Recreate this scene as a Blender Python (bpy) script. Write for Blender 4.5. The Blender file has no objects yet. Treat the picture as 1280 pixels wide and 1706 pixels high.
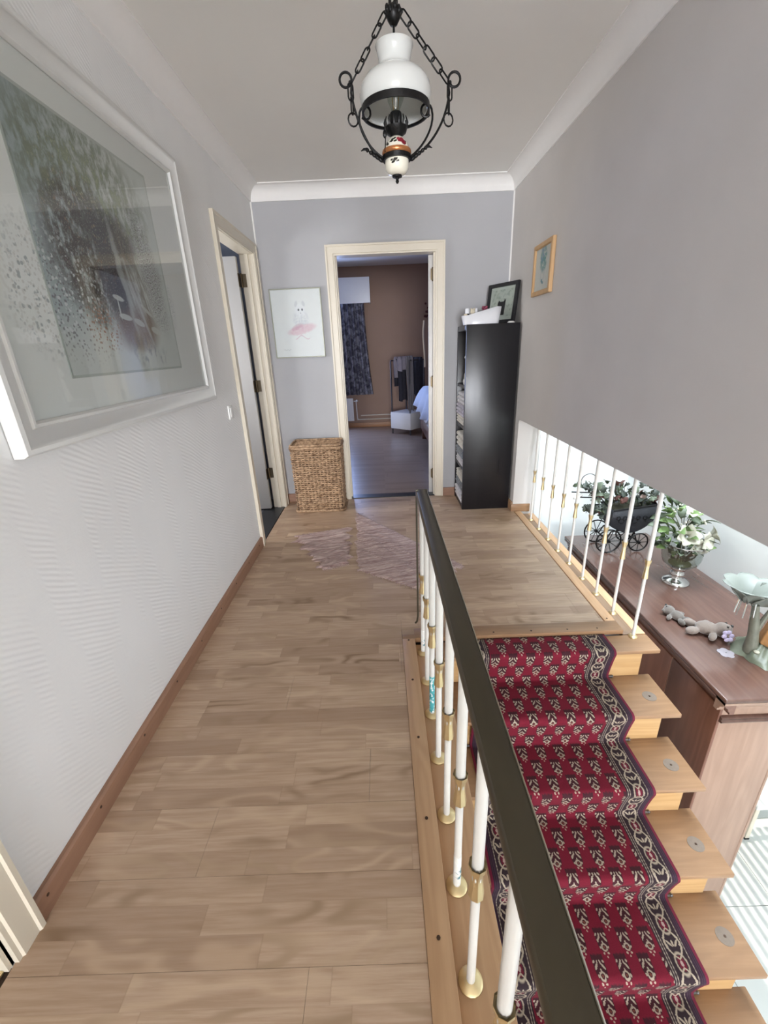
import bpy, bmesh, math, random
from mathutils import Vector, Matrix, Quaternion
import mathutils.noise as mn
random.seed(7)
R = math.radians
PI = math.pi
sc = bpy.context.scene
COL = sc.collection

# ------------------------------------------------------------------ camera, light, exposure
def place_camera():
    pitch, yaw, roll = R(21.0809), R(-0.3197), R(-2.463)
    w = Vector((math.sin(yaw)*math.cos(pitch), math.cos(yaw)*math.cos(pitch), -math.sin(pitch)))
    r = Vector((math.cos(yaw), -math.sin(yaw), 0)); u = r.cross(w)
    c, s = math.cos(roll), math.sin(roll)
    r2 = r*c + u*s; u2 = u*c - r*s
    cd = bpy.data.cameras.new('camera'); co = bpy.data.objects.new('camera', cd); COL.objects.link(co)
    m = Matrix((r2, u2, -w)).transposed().to_4x4(); m.translation = Vector((0, 0, 1.3231))
    co.matrix_world = m
    cd.sensor_fit = 'AUTO'; cd.sensor_width = 36; cd.lens = 709.2264/1706*36
    cd.clip_start = 0.02; cd.clip_end = 60
    sc.camera = co
place_camera()

def lin(c):
    c = c/255
    return c/12.92 if c <= .04045 else ((c+.055)/1.055)**2.4
def H(h):
    h = h.lstrip('#')
    return (lin(int(h[0:2], 16)), lin(int(h[2:4], 16)), lin(int(h[4:6], 16)), 1)

wd = bpy.data.worlds.new('sky'); sc.world = wd; wd.use_nodes = True
wd.node_tree.nodes['Background'].inputs[0].default_value = H('c4d6ee')
wd.node_tree.nodes['Background'].inputs[1].default_value = 0.6

def area(name, loc, target, sx, sy, power, col):
    l = bpy.data.lights.new(name, 'AREA'); l.shape = 'RECTANGLE'; l.size = sx; l.size_y = sy
    l.energy = power; l.color = H(col)[:3]
    o = bpy.data.objects.new(name, l); COL.objects.link(o); o.location = loc
    d = Vector(target) - Vector(loc)
    o.rotation_euler = d.to_track_quat('-Z', 'Z').to_euler() if abs(d.z) < d.length*.99 else d.to_track_quat('-Z', 'Y').to_euler()
    return o
sun = bpy.data.lights.new('sun', 'SUN'); sun.energy = 3.4; sun.angle = R(.35); sun.color = H('fff4e6')[:3]
so = bpy.data.objects.new('sun', sun); COL.objects.link(so)
so.rotation_euler = Vector((-1, -.04, -.95)).to_track_quat('-Z', 'Y').to_euler()
# area lights: daylight by the windows, and added fill lights
area('window_light_lower_room', (4.14, -.1, -.25), (0, -.1, -.25), 3.2, 2.2, 24, 'eef4fb')
area('window_light_lower_front', (2.3, -6.94, -.75), (2.3, 3, -.75), 2.6, 1.5, 90, 'f4f6f6')
area('landing_fill_light', (0.05, -6.94, 1.1), (0.05, 3, 1.25), 1.7, 1.4, 285, 'eef1f8')  # added fill behind the camera, no window known there
area('ceiling_fill_light', (1.52, 1.45, 2.46), (1.99, 1.45, 1.15), .45, 2.1, 72, 'e6f2fb')  # added overhead light to brighten the white wall beyond the balustrade
area('window_light_bedroom', (-1.29, 7.70, 1.35), (-1.29, 3, 1.2), 1.25, 1.3, 46, 'a8c2ff')
area('window_light_near_room', (-2.9, .25, 1.3), (0, .25, 1.0), 1.2, 1.4, 4, 'fff8ee')
area('bath_light', (-2.05, 3.0, 1.5), (0, 3.1, 1.1), .5, .6, 13, 'f4f4f6')  # area light inside the closed bath room, aimed at its doorway

vs = sc.view_settings
vs.view_transform = 'Standard'; vs.look = 'None'; vs.gamma = 1; vs.use_curve_mapping = False
vs.exposure = 1.0
sc.cycles.use_denoising = True
sc.cycles.max_bounces = 10; sc.cycles.diffuse_bounces = 6; sc.cycles.transparent_max_bounces = 12
sc.cycles.caustics_reflective = False; sc.cycles.caustics_refractive = False

# ------------------------------------------------------------------ shader helper
class E:
    def __init__(s, k, v): s.k, s.v = k, v
    def _m(s, op, *a): return s.k.math(op, s, *a)
    def __add__(s, o): return s._m('ADD', o)
    __radd__ = __add__
    def __sub__(s, o): return s._m('SUBTRACT', o)
    def __rsub__(s, o): return s.k.math('SUBTRACT', o, s)
    def __mul__(s, o): return s._m('MULTIPLY', o)
    __rmul__ = __mul__
    def __truediv__(s, o): return s._m('DIVIDE', o)
    def floor(s): return s._m('FLOOR')
    def frac(s): return s._m('FRACT')
    def abs(s): return s._m('ABSOLUTE')
    def sin(s): return s._m('SINE')
    def max(s, o): return s._m('MAXIMUM', o)
    def min(s, o): return s._m('MINIMUM', o)
    def sqrt(s): return s._m('SQRT')
class K:
    def __init__(s, nt): s.nt = nt; s.cache = {}
    def node(s, t): return s.nt.nodes.new(t)
    def put(s, inp, v):
        if isinstance(v, E): v = v.v
        if isinstance(v, str): v = H(v)
        if isinstance(v, bpy.types.NodeSocket): s.nt.links.new(v, inp)
        else: inp.default_value = v
    def math(s, op, a, b=None, c=None):
        n = s.node('ShaderNodeMath'); n.operation = op
        for i, x in enumerate((a, b, c)):
            if x is not None: s.put(n.inputs[i], x)
        return E(s, n.outputs[0])
    def pos(s, kind='Object'):
        if kind not in s.cache:
            if kind == 'World': o = s.node('ShaderNodeNewGeometry').outputs['Position']
            else: o = s.node('ShaderNodeTexCoord').outputs[kind]
            x = s.node('ShaderNodeSeparateXYZ'); s.nt.links.new(o, x.inputs[0])
            s.cache[kind] = tuple(E(s, x.outputs[i]) for i in range(3))
        return s.cache[kind]
    def vec(s, x, y, z=0.0):
        n = s.node('ShaderNodeCombineXYZ')
        for i, v in enumerate((x, y, z)): s.put(n.inputs[i], v)
        return E(s, n.outputs[0])
    def noise(s, vec, scale=5, detail=3, rough=.5, dist=0.0, color=False):
        n = s.node('ShaderNodeTexNoise'); s.put(n.inputs['Vector'], vec)
        for k_, v in (('Scale', scale), ('Detail', detail), ('Roughness', rough), ('Distortion', dist)): n.inputs[k_].default_value = v
        return E(s, n.outputs['Color' if color else 'Fac'])
    def white(s, vec, color=False):
        n = s.node('ShaderNodeTexWhiteNoise'); n.noise_dimensions = '3D'; s.put(n.inputs['Vector'], vec)
        return E(s, n.outputs['Color' if color else 'Value'])
    def voro(s, vec, scale, out='Distance', rnd=1.0):
        n = s.node('ShaderNodeTexVoronoi'); s.put(n.inputs['Vector'], vec); n.inputs['Scale'].default_value = scale
        n.inputs['Randomness'].default_value = rnd
        return E(s, n.outputs[out])
    def ss(s, a, b, x):
        n = s.node('ShaderNodeMapRange'); n.interpolation_type = 'SMOOTHSTEP'
        s.put(n.inputs[0], x); s.put(n.inputs[1], a); s.put(n.inputs[2], b)
        return E(s, n.outputs[0])
    def mix(s, f, a, b, mode='MIX'):
        n = s.node('ShaderNodeMix'); n.data_type = 'RGBA'; n.blend_type = mode
        s.put(n.inputs[0], f); s.put(n.inputs[6], a); s.put(n.inputs[7], b)
        return E(s, n.outputs[2])
    def bump(s, h, strength=.3, dist=.002):
        n = s.node('ShaderNodeBump'); s.put(n.inputs['Height'], h)
        n.inputs['Strength'].default_value = strength; n.inputs['Distance'].default_value = dist
        return E(s, n.outputs[0])
    def ell(s, x, y, cx, cy, rx, ry, ang=0, soft=.25):       # soft ellipse mask, 1 inside
        dx, dy = x - cx, y - cy
        if ang:
            ca, sa = math.cos(ang), math.sin(ang)
            dx, dy = dx*ca + dy*sa, dy*ca - dx*sa
        d = (dx/rx)*(dx/rx) + (dy/ry)*(dy/ry)
        return s.ss(1+soft, 1-soft, d)
def mat(name, fn, rough=.5, metal=0, spec=.5, sheen=0, trans=0, coat=0, alpha=None, emit=None, ior=None):
    m = bpy.data.materials.new(name); m.use_nodes = True
    nt = m.node_tree; p = nt.nodes['Principled BSDF']; k = K(nt)
    p.inputs['Roughness'].default_value = rough; p.inputs['Metallic'].default_value = metal
    p.inputs['Specular IOR Level'].default_value = spec
    if sheen: p.inputs['Sheen Weight'].default_value = sheen
    if trans: p.inputs['Transmission Weight'].default_value = trans
    if coat: p.inputs['Coat Weight'].default_value = coat; p.inputs['Coat Roughness'].default_value = .05
    if alpha is not None: p.inputs['Alpha'].default_value = alpha
    if ior: p.inputs['IOR'].default_value = ior
    r = fn(k) if callable(fn) else fn
    if isinstance(r, tuple) and len(r) in (2, 3) and not isinstance(r[0], float):
        k.put(p.inputs['Base Color'], r[0])
        if r[1] is not None: k.put(p.inputs['Normal'], r[1])
        if len(r) == 3: k.put(p.inputs['Roughness'], r[2])
    else: k.put(p.inputs['Base Color'], r)
    return m
def plain(name, h, rough=.5, metal=0, var=.06, scale=30, bump=0, **kw):
    def f(k):
        x, y, z = k.pos()
        n = k.noise(k.vec(x, y, z), scale, 3)
        a = H(h); c = k.mix(n, tuple([v*(1-var) for v in a[:3]]+[1]), tuple([min(1, v*(1+var)) for v in a[:3]]+[1]))
        return (c, k.bump(n, bump, .002) if bump else None)
    return mat(name, f, rough, metal, **kw)

M = {}
# walls: white embossed wallpaper with slanting ribs
def wallpaper(c, ribs, mottle=.05):
    def f(k):
        x, y, z = k.pos('World')
        n1 = k.noise(k.vec(x, y, z), 3.2, 4); n2 = k.noise(k.vec(x, y, z), 90, 2)
        h = n2*.5
        if ribs:
            wob = k.noise(k.vec(x*0.6, y*.6, z*.6), 4, 2)
            r = ((z*1.15 + y*.62 + wob*.05)*300).sin()
            band = k.ss(.42, .62, k.noise(k.vec(x, y*9, z*2.2), 1.6, 1))
            h = h + r*band*.9
        h = h + k.noise(k.vec(x*14, y*14, z*220), 1.0, 2)*.5
        a = H(c)
        return (k.mix(n1, tuple([v*(1-mottle) for v in a[:3]]+[1]), tuple([min(1, v*(1+mottle)) for v in a[:3]]+[1])), k.bump(h, .28, .0015))
    return f
M['wallpaper_ribbed'] = mat('wallpaper_ribbed', wallpaper('e8e8e7', True), .85, spec=.2)
M['wallpaper'] = mat('wallpaper', wallpaper('b0b0b2', False, .05), .9, spec=.15)
M['wallpaper_shaded'] = mat('wallpaper_shaded', wallpaper('cdc9c5', False, .07), .9, spec=.15)  # same paper greyed: shade of the wall facing away put into the colour
M['ceiling'] = mat('ceiling', wallpaper('ebe9e4', False, .03), .9, spec=.15)
M['plaster'] = plain('plaster', 'ebe9e6', .8, var=.02)
M['white_wall'] = plain('white_wall', 'e6e9e8', .85, var=.02, scale=4)
M['bedroom_wall'] = mat('bedroom_wall', wallpaper('a58a78', False, .06), .9, spec=.1)
M['bath_wall'] = plain('bath_wall', '8d93a0', .6)
M['cream'] = plain('cream_paint', 'd6cdbb', .35, var=.03, scale=12)
M['door_white'] = plain('door_white', 'cfcdca', .4, var=.02, scale=6)
M['white_gloss'] = plain('white_gloss', 'e9e8e4', .25, var=.02)
M['white_frame'] = plain('white_frame', 'd6d6d3', .3, var=.02)

# laminate floor, three strips printed on each board
def laminate(k):
    x, y, z = k.pos('World')
    row = ((y - .54)/.063).floor()
    off = k.white(k.vec(row, 3.1, 0))*2
    xx = x/.46 + off
    ln = xx.floor()
    idv = k.vec(row, ln, 7)
    t = k.white(idv)
    t2 = k.white(k.vec(row, ln, 21))
    fx, fy = xx.frac(), ((y - .54)/.063).frac()
    gx = x*1.3 + t*37; gy = y*12 + t2*53
    warp = k.noise(k.vec(gx*.9, gy*.30, t*9), 1.7, 2)
    rings = ((warp*8 + gy*.32)*6.283).sin()*.5 + .5
    rings = rings*rings
    cath = k.ss(.42, .72, k.noise(k.vec(x*1.4+t*11, y*5+t2*7, 3), 1.6, 1))
    fine = k.noise(k.vec(x*5, y*110, t*5), 1.0, 4, .65)
    c = k.mix(t, 'a68c77', 'c6ad95')
    c = k.mix(k.ss(.25, .75, fine)*.55, c, '96785c')
    c = k.mix(rings*cath*.95, c, '82674e')
    c = k.mix(rings*k.ss(.3, .6, t2)*.34, c, 'd6bc9f')
    seam = (k.ss(.006, .0, fx.min(1-fx))*.18).max(k.ss(.03, .0, fy.min(1-fy))*.10)
    c = k.mix(seam, c, '6d5138')
    rr = .30 + fine*.12
    return (c, k.bump(fine, .06, .001), rr)
M['laminate'] = mat('laminate', laminate, .3, spec=.45)
def wood(ca, cb, cc, axis=0, s=1.0, rough=.35, coat=0, spec=.5):
    def f(k):
        p = list(k.pos())
        l = p[axis]; q = [p[i] for i in range(3) if i != axis]
        g = k.noise(k.vec(l*1.6*s, q[0]*34*s, q[1]*34*s), 1.0, 5, .65, .4)
        w = k.noise(k.vec(l*.9*s, q[0]*7*s, q[1]*7*s), 1.3, 2)
        ring = ((w*9)*6.283).sin()*.5+.5
        c = k.mix(k.ss(.3, .7, g), ca, cb)
        c = k.mix(ring*.35, c, cc)
        return (c, k.bump(g, .08, .001))
    return mat('wood', f, rough, coat=coat, spec=spec)
M['beech_y'] = wood('c09a74', 'cca680', 'b28b66', 1, 1, .42)
M['beech_x'] = wood('8f6e50', '9c7a5b', '806146', 0, 1, .45)
M['beech_light'] = wood('bd9868', 'c8a577', 'af8959', 0, 1, .4)
M['skirting'] = wood('94705a', 'a07b64', '876450', 1, 1, .5)
M['skirting_b'] = wood('94705a', 'a07b64', '876450', 0, 1, .5)
M['skirting_x'] = wood('a9794f', 'b8855a', '986a45', 0, 1, .45)
M['walnut_y'] = wood('704c3e', '7c5748', '613e33', 1, .8, .3, coat=.25)
M['walnut_top'] = wood('62473e', '6c5147', '563e36', 1, .8, .25, coat=.35)
M['walnut_z'] = wood('724b3a', '7f5645', '643f31', 2, .8, .35)
M['walnut_end_lit'] = wood('a08270', 'ab8d7a', '947665', 2, .8, .4)  # lighter walnut: light falling on the dresser's near end put into the colour
M['rail'] = plain('rail_bronze', '4a4334', .33, .35, var=.07, scale=18)
M['rail_highlight'] = plain('rail_highlight', '8c8474', .35, .6)
M['brass'] = plain('brass', 'e6d2a4', .42, 1, var=.06, scale=60)
M['hinge'] = plain('hinge_brass', '6d604c', .35, .9, var=.2, scale=80)
M['rod_white'] = plain('rod_white', 'd8d6d0', .3, var=.02)
M['iron'] = plain('wrought_iron', '1e1d1d', .42, .6, var=.3, scale=120, bump=.3)
M['screw'] = plain('screw', '4a3527', .5, .4)
M['grey_steel'] = plain('grey_steel', '6f6d6d', .35, .8)
M['black_stone'] = plain('black_stone', '26282c', .3, var=.3, scale=40)
M['grey_tile'] = plain('grey_tile', '77777c', .4, var=.08, scale=10)
M['black_brown'] = mat('black_brown', lambda k: (lambda g: (k.mix(g, '0d0c10', '18171c'), k.bump(g, .15, .001), .24+g*.12))(k.noise(k.vec(k.pos()[0]*40, k.pos()[1]*40, k.pos()[2]*1.5), 1.0, 4)), .35, spec=.5)
M['disc_grey'] = plain('disc_grey', '7d7064', .7, var=.15, scale=90)
M['opal'] = plain('opal_glass', 'cfd1ce', .08, var=.01, coat=.5)
M['ceramic'] = None
M['copper'] = plain('copper_band', 'b8784a', .3, .6)
M['black_plastic'] = plain('black_plastic', '151515', .4)

def thin_glass(name, tint='f4f8f6', rough=.02, f0=.04):
    m = bpy.data.materials.new(name); m.use_nodes = True; nt = m.node_tree; nt.nodes.clear(); k = K(nt)
    o = nt.nodes.new('ShaderNodeOutputMaterial'); mx = nt.nodes.new('ShaderNodeMixShader')
    t = nt.nodes.new('ShaderNodeBsdfTransparent'); g = nt.nodes.new('ShaderNodeBsdfGlossy')
    t.inputs[0].default_value = H(tint); g.inputs['Roughness'].default_value = rough
    ge = nt.nodes.new('ShaderNodeNewGeometry'); d = nt.nodes.new('ShaderNodeVectorMath'); d.operation = 'DOT_PRODUCT'
    nt.links.new(ge.outputs['Normal'], d.inputs[0]); nt.links.new(ge.outputs['Incoming'], d.inputs[1])
    c = 1 - E(k, d.outputs['Value']).abs()
    fr = c*c*c*c*c*(1-f0) + f0
    k.put(mx.inputs[0], fr); nt.links.new(t.outputs[0], mx.inputs[1]); nt.links.new(g.outputs[0], mx.inputs[2])
    nt.links.new(mx.outputs[0], o.inputs[0]); return m
M['glass'] = thin_glass('clear_glass', 'eef2f0', .02, .10)
M['picture_glass'] = thin_glass('picture_glass', 'fafbfa')
M['frost'] = plain('frosted_glass', '8e948d', .35, var=.03)
M['frost'].node_tree.nodes['Principled BSDF'].inputs['Alpha'].default_value = .72
M['matt_glass'] = thin_glass('matt_glass', 'fafbfa', .4)
M['silver'] = plain('silver', 'd9d8d6', .12, 1, var=.05)

# ------------------------------------------------------------------ mesh helpers
ORG = {}
class MB:
    def __init__(s): s.v, s.f, s.uv = [], [], None
    def add(s, vs_, fs):
        b = len(s.v); s.v += [tuple(p) for p in vs_]; s.f += [tuple(i+b for i in q) for q in fs]; return s
    def box(s, x0, y0, z0, x1, y1, z1):
        x0, x1 = sorted((x0, x1)); y0, y1 = sorted((y0, y1)); z0, z1 = sorted((z0, z1))
        return s.add([(x0,y0,z0),(x1,y0,z0),(x1,y1,z0),(x0,y1,z0),(x0,y0,z1),(x1,y0,z1),(x1,y1,z1),(x0,y1,z1)],
                     [(0,3,2,1),(4,5,6,7),(0,1,5,4),(1,2,6,5),(2,3,7,6),(3,0,4,7)])
    def obox(s, c, half, rot):       # oriented box
        q = [rot @ Vector((a*half[0], b*half[1], d*half[2])) + Vector(c) for d in (-1,1) for a, b in ((-1,-1),(1,-1),(1,1),(-1,1))]
        return s.add(q, [(0,3,2,1),(4,5,6,7),(0,1,5,4),(1,2,6,5),(2,3,7,6),(3,0,4,7)])
    def tube(s, pts, r, seg=8, closed=False, caps=True):
        pts = [Vector(p) for p in pts]; n = len(pts); b = len(s.v)
        rs = r if isinstance(r, (list, tuple)) else [r]*n
        prev = None
        for i, p in enumerate(pts):
            if closed: t = pts[(i+1) % n] - pts[i-1]
            else: t = pts[min(i+1, n-1)] - pts[max(i-1, 0)]
            t = t.normalized() if t.length > 1e-9 else Vector((0,0,1))
            if prev is None:
                a = Vector((0,0,1)) if abs(t.z) < .9 else Vector((1,0,0))
                u = t.cross(a).normalized()
            else:
                u = prev - t*prev.dot(t)
                u = u.normalized() if u.length > 1e-6 else t.orthogonal().normalized()
            prev = u; w = t.cross(u)
            for j in range(seg):
                a = 2*PI*j/seg
                s.v.append(tuple(p + (u*math.cos(a) + w*math.sin(a))*rs[i]))
        m = n if closed else n-1
        for i in range(m):
            for j in range(seg):
                i2 = (i+1) % n
                s.f.append((b+i*seg+j, b+i*seg+(j+1) % seg, b+i2*seg+(j+1) % seg, b+i2*seg+j))
        if caps and not closed:
            s.f.append(tuple(b+j for j in reversed(range(seg)))); s.f.append(tuple(b+(n-1)*seg+j for j in range(seg)))
        return s
    def lathe(s, prof, c=(0,0,0), seg=20, rot=None, sx=1, sy=1):
        b = len(s.v); c = Vector(c)
        for r, z in prof:
            for j in range(seg):
                a = 2*PI*j/seg; p = Vector((r*math.cos(a)*sx, r*math.sin(a)*sy, z))
                if rot is not None: p = rot @ p
                s.v.append(tuple(p + c))
        for i in range(len(prof)-1):
            for j in range(seg):
                s.f.append((b+i*seg+j, b+i*seg+(j+1) % seg, b+(i+1)*seg+(j+1) % seg, b+(i+1)*seg+j))
        if prof[0][0] > 1e-5: s.f.append(tuple(b+j for j in reversed(range(seg))))
        if prof[-1][0] > 1e-5: s.f.append(tuple(b+(len(prof)-1)*seg+j for j in range(seg)))
        return s
    def ball(s, c, r, seg=12, rot=None):
        if not isinstance(r, (tuple, list)): r = (r, r, r)
        n = max(5, seg*2//3); rot = rot or Matrix.Identity(3)
        b = len(s.v)
        for i in range(n+1):
            t = PI*i/n
            for j in range(seg):
                a = 2*PI*j/seg
                p = rot @ Vector((r[0]*math.sin(t)*math.cos(a), r[1]*math.sin(t)*math.sin(a), -r[2]*math.cos(t)))
                s.v.append(tuple(p + Vector(c)))
        for i in range(n):
            for j in range(seg):
                s.f.append((b+i*seg+j, b+i*seg+(j+1) % seg, b+(i+1)*seg+(j+1) % seg, b+(i+1)*seg+j))
        return s
    def prism(s, poly, fn, d0, d1):   # 2D polygon extruded: fn(a,b,d)->xyz
        n = len(poly); b = len(s.v)
        for d in (d0, d1): s.v += [tuple(fn(a, c, d)) for a, c in poly]
        s.f += [(b+i, b+(i+1) % n, b+n+(i+1) % n, b+n+i) for i in range(n)]
        s.f += [tuple(b+i for i in reversed(range(n))), tuple(b+n+i for i in range(n))]
        return s
    def grid(s, fn, nu, nv, uv=False):
        b = len(s.v)
        for i in range(nu+1):
            for j in range(nv+1): s.v.append(tuple(fn(i/nu, j/nv)))
        for i in range(nu):
            for j in range(nv):
                a = b+i*(nv+1)+j; s.f.append((a, a+nv+1, a+nv+2, a+1))
        return s
    def build(s, name, m, parent=None, smooth=False, bevel=0, seg=2, loc=None, solid=0, solid_off=-1, sharp=40):
        o_ = ORG.get(parent.name, Vector()) if parent is not None else (Vector(loc) if loc else Vector())
        me = bpy.data.meshes.new(name); me.from_pydata([tuple(Vector(p)-o_) for p in s.v], [], s.f)
        bm = bmesh.new(); bm.from_mesh(me)
        bmesh.ops.remove_doubles(bm, verts=bm.verts, dist=1e-6)
        bmesh.ops.dissolve_degenerate(bm, edges=bm.edges, dist=1e-7)
        bmesh.ops.recalc_face_normals(bm, faces=bm.faces)
        if bevel:
            es = [e for e in bm.edges if len(e.link_faces) == 2 and e.calc_face_angle(0) > R(30)]
            bmesh.ops.bevel(bm, geom=es, offset=bevel, segments=seg, affect='EDGES', profile=.5, clamp_overlap=True)
            smooth = True
        bm.to_mesh(me); bm.free()
        if smooth:
            for p in me.polygons: p.use_smooth = True
            try: me.set_sharp_from_angle(angle=R(sharp))
            except Exception: pass
        me.materials.append(M[m] if isinstance(m, str) else m)
        o = bpy.data.objects.new(name, me); COL.objects.link(o)
        if parent is not None: o.parent = parent; ORG[o.name] = o_
        else: o.location = o_; ORG[o.name] = o_
        if solid:
            q = o.modifiers.new('thickness', 'SOLIDIFY'); q.thickness = solid; q.offset = solid_off
        return o
def thing(name, label, cat, loc=(0,0,0), group=None):
    o = bpy.data.objects.new(name, None); COL.objects.link(o); o.empty_display_size = .05
    o.location = loc; ORG[o.name] = Vector(loc); return tag(o, label, cat, group)
def tag(o, label, cat, group=None):
    o['label'] = label; o['category'] = cat
    if group: o['group'] = group
    return o
def struct(o): o['kind'] = 'structure'; return o
def stuff(o): o['kind'] = 'stuff'; return o
def box(*a): return MB().box(*a)
def bez(p0, p1, p2, p3, n=10):
    p = [Vector(q) for q in (p0, p1, p2, p3)]; out = []
    for i in range(n+1):
        t = i/n; out.append(p[0]*(1-t)**3 + p[1]*3*t*(1-t)**2 + p[2]*3*t*t*(1-t) + p[3]*t**3)
    return out
def arc(c, r, a0, a1, n, ux=(1,0,0), uy=(0,0,1)):
    c, ux, uy = Vector(c), Vector(ux), Vector(uy)
    return [c + ux*(r*math.cos(R(a0+(a1-a0)*i/n))) + uy*(r*math.sin(R(a0+(a1-a0)*i/n))) for i in range(n+1)]
def fuse(o, voxel):                       # blend overlapping blobs of one body into one skin
    q = o.modifiers.new('r', 'REMESH'); q.mode = 'VOXEL'; q.voxel_size = voxel; q.use_smooth_shade = True
    sm = o.modifiers.new('s', 'SMOOTH'); sm.factor = .5; sm.iterations = 3
    dg = bpy.context.evaluated_depsgraph_get()
    me = bpy.data.meshes.new_from_object(o.evaluated_get(dg)); old = o.data
    o.modifiers.clear(); o.data = me; bpy.data.meshes.remove(old)
    for p in me.polygons: p.use_smooth = True
    return o
def copy_child(src, parent, loc=None):
    c = src.copy(); COL.objects.link(c); c.parent = parent
    if loc is not None: c.location = loc
    return c

# ------------------------------------------------------------------ main dimensions
L, Rr, D, ZC = -.924, 1.06, 3.82, 2.473
ZF = -1.6                                 # floor of the lower room
RZ, GO = .1745, .2035                     # stair rise and going
TX0, TX1 = .238, 1.235                    # treads
exec_parts = []
# ------------------------------------------------------------------ room shell
fl = struct(MB().box(-1.024, -7.0, -.26, .0525, 3.9, -.009).box(.0525, 1.781, -.26, 1.070, 3.9, -.009).build('floor', plain('subfloor', '4a3a2c', .9)))
plank_mesh = {}
y = .54 - 27*.189
i = 0
while y < D:
    y0, y1 = max(y, -7.0), min(y + .189, D)
    off = (i*.47) % 1.28
    x = -2.2 + off - 1.28
    while x < 1.1:
        xa, xb = max(x, L+.002), min(x+1.28, 1.069 if y1 > 1.75 else .053)
        if y0 < 1.78 < y1 and xb > .06:      # board notched round the stair nosing
            for (a, b, c, d) in ((xa, y0, min(xb, .053), y1), (max(xa, .053), 1.781, xb, y1)):
                if c - a > .003: box(a, b, -.0085, c-.0007, d-.0007, 0).build('plank', 'laminate', fl)
        elif xb - xa > .003 and y1 - y0 > .01:
            box(xa, y0, -.0085, xb-.0007, y1-.0007, 0).build('plank', 'laminate', fl)
        x += 1.28
    y += .189; i += 1

box(.0535, 1.7357, -.0085, .114, 1.7803, 0).build('plank', 'laminate', fl)
def wall(name, m, *boxes, **kw):
    b = MB()
    for q in boxes: b.box(*q)
    return struct(b.build(name, m, **kw))
# left wall with the near door (y < .55) and the far door
wall('wall_left', 'wallpaper_ribbed', (-1.02, .56, -.2, L, 2.90, ZC+.05), (-1.02, 2.90, 2.03, L, 3.68, ZC+.05), (-1.02, 3.68, -.2, L, 3.9, ZC+.05),
     (-1.02, -.35, 2.03, L, .56, ZC+.05), (-1.02, -7.0, -.2, L, -.35, ZC+.05))
wall('wall_back', 'wallpaper', (L, D, -.2, -.335, D+.1, ZC+.05), (-.335, D, 2.02, .478, D+.1, ZC+.05), (.478, D, -.2, 1.24, D+.1, ZC+.05))
# right wall: hangs above the open balustrade, rounded corner at the far end of the opening
rp = [(-7.0, -.25), (-1.3, -.25), (-1.3, .7626)] + [(3.30 + .034*math.sin(R(a)), .7626 - .034*(1-math.cos(R(a)))) for a in range(0, 91, 15)] + [(3.334, -.25), (3.9, -.25), (3.9, ZC+.05), (-7.0, ZC+.05)]
struct(MB().prism(rp, lambda a, b, d: (d, a, b), Rr, 1.24).build('wall_right', 'wallpaper_shaded'))
wall('ceiling', 'ceiling', (-1.02, -7.1, ZC, 1.30, 3.92, ZC+.1), (1.94, -7.1, ZC, 4.3, 3.92, ZC+.1), (1.30, -7.1, ZC, 1.94, .44, ZC+.1), (1.30, 3.06, ZC, 1.94, 3.92, ZC+.1))  # gap above the dresser left for the added ceiling light
wall('wall_front', 'white_wall', (-1.02, -7.1, -.25, 1.2, -7.0, .4), (-1.02, -7.1, 1.8, 4.3, -7.0, ZC), (-1.02, -7.1, .4, -.80, -7.0, 1.8), (.90, -7.1, .4, 4.3, -7.0, 1.8), (1.2, -7.1, 0, 4.3, -7.0, .8), (-.1, -7.1, ZF, .95, -7.0, -.25), (3.65, -7.1, ZF, 4.3, -7.0, 0), (.95, -7.1, ZF, 3.65, -7.0, -1.5))
wall('wall_stairwell_left', 'white_wall', (.10, -7.0, ZF, .225, 1.74, -.262))
wall('wall_stairwell_back', 'white_wall', (.10, 1.74, ZF, 1.234, 1.80, -.30))
wall('wall_under_landing', 'white_wall', (1.18, 1.80, ZF, 1.234, 3.334, -.04))
wall('wall_lower_back', 'white_wall', (1.242, 3.334, ZF, 2.05, 3.44, ZC))
wall('wall_lower_side', 'white_wall', (1.99, 1.80, ZF, 2.09, 3.334, ZC))
wall('wall_lower_end', 'white_wall', (2.09, 3.2, ZF, 4.3, 3.3, ZC))
wall('wall_lower_right', 'white_wall', (4.2, -7.1, ZF, 4.3, 3.3, -1.35), (4.2, -7.1, .86, 4.3, 3.3, ZC), (4.2, -7.1, -1.35, 4.3, -1.7, .86), (4.2, 1.9, -1.35, 4.3, 3.3, .86))
# lower floor, square pale tiles
lf = struct(box(.1, -7.1, ZF-.1, 4.3, 3.3, ZF-.012).build('floor_lower', plain('grout', '9c9f9b', .9)))
M['pale_tile'] = plain('pale_tile', 'c3c8c5', .22, var=.03, scale=6)
ts = .45
for a in range(10):
    for b in range(13):
        x0, y0 = .24+a*ts, 1.376 - 8*ts + b*ts
        x1, y1 = min(x0+ts, 4.19), min(y0+ts, 3.19)
        y0 = max(y0, -2.2)
        if x1-x0 > .03 and y1-y0 > .03 and not (x1 > 2.05 and y0 > 2.4 and False):
            box(x0+.0015, y0+.0015, ZF-.012, x1-.0015, y1-.0015, ZF).build('tile', 'pale_tile', lf)

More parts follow.
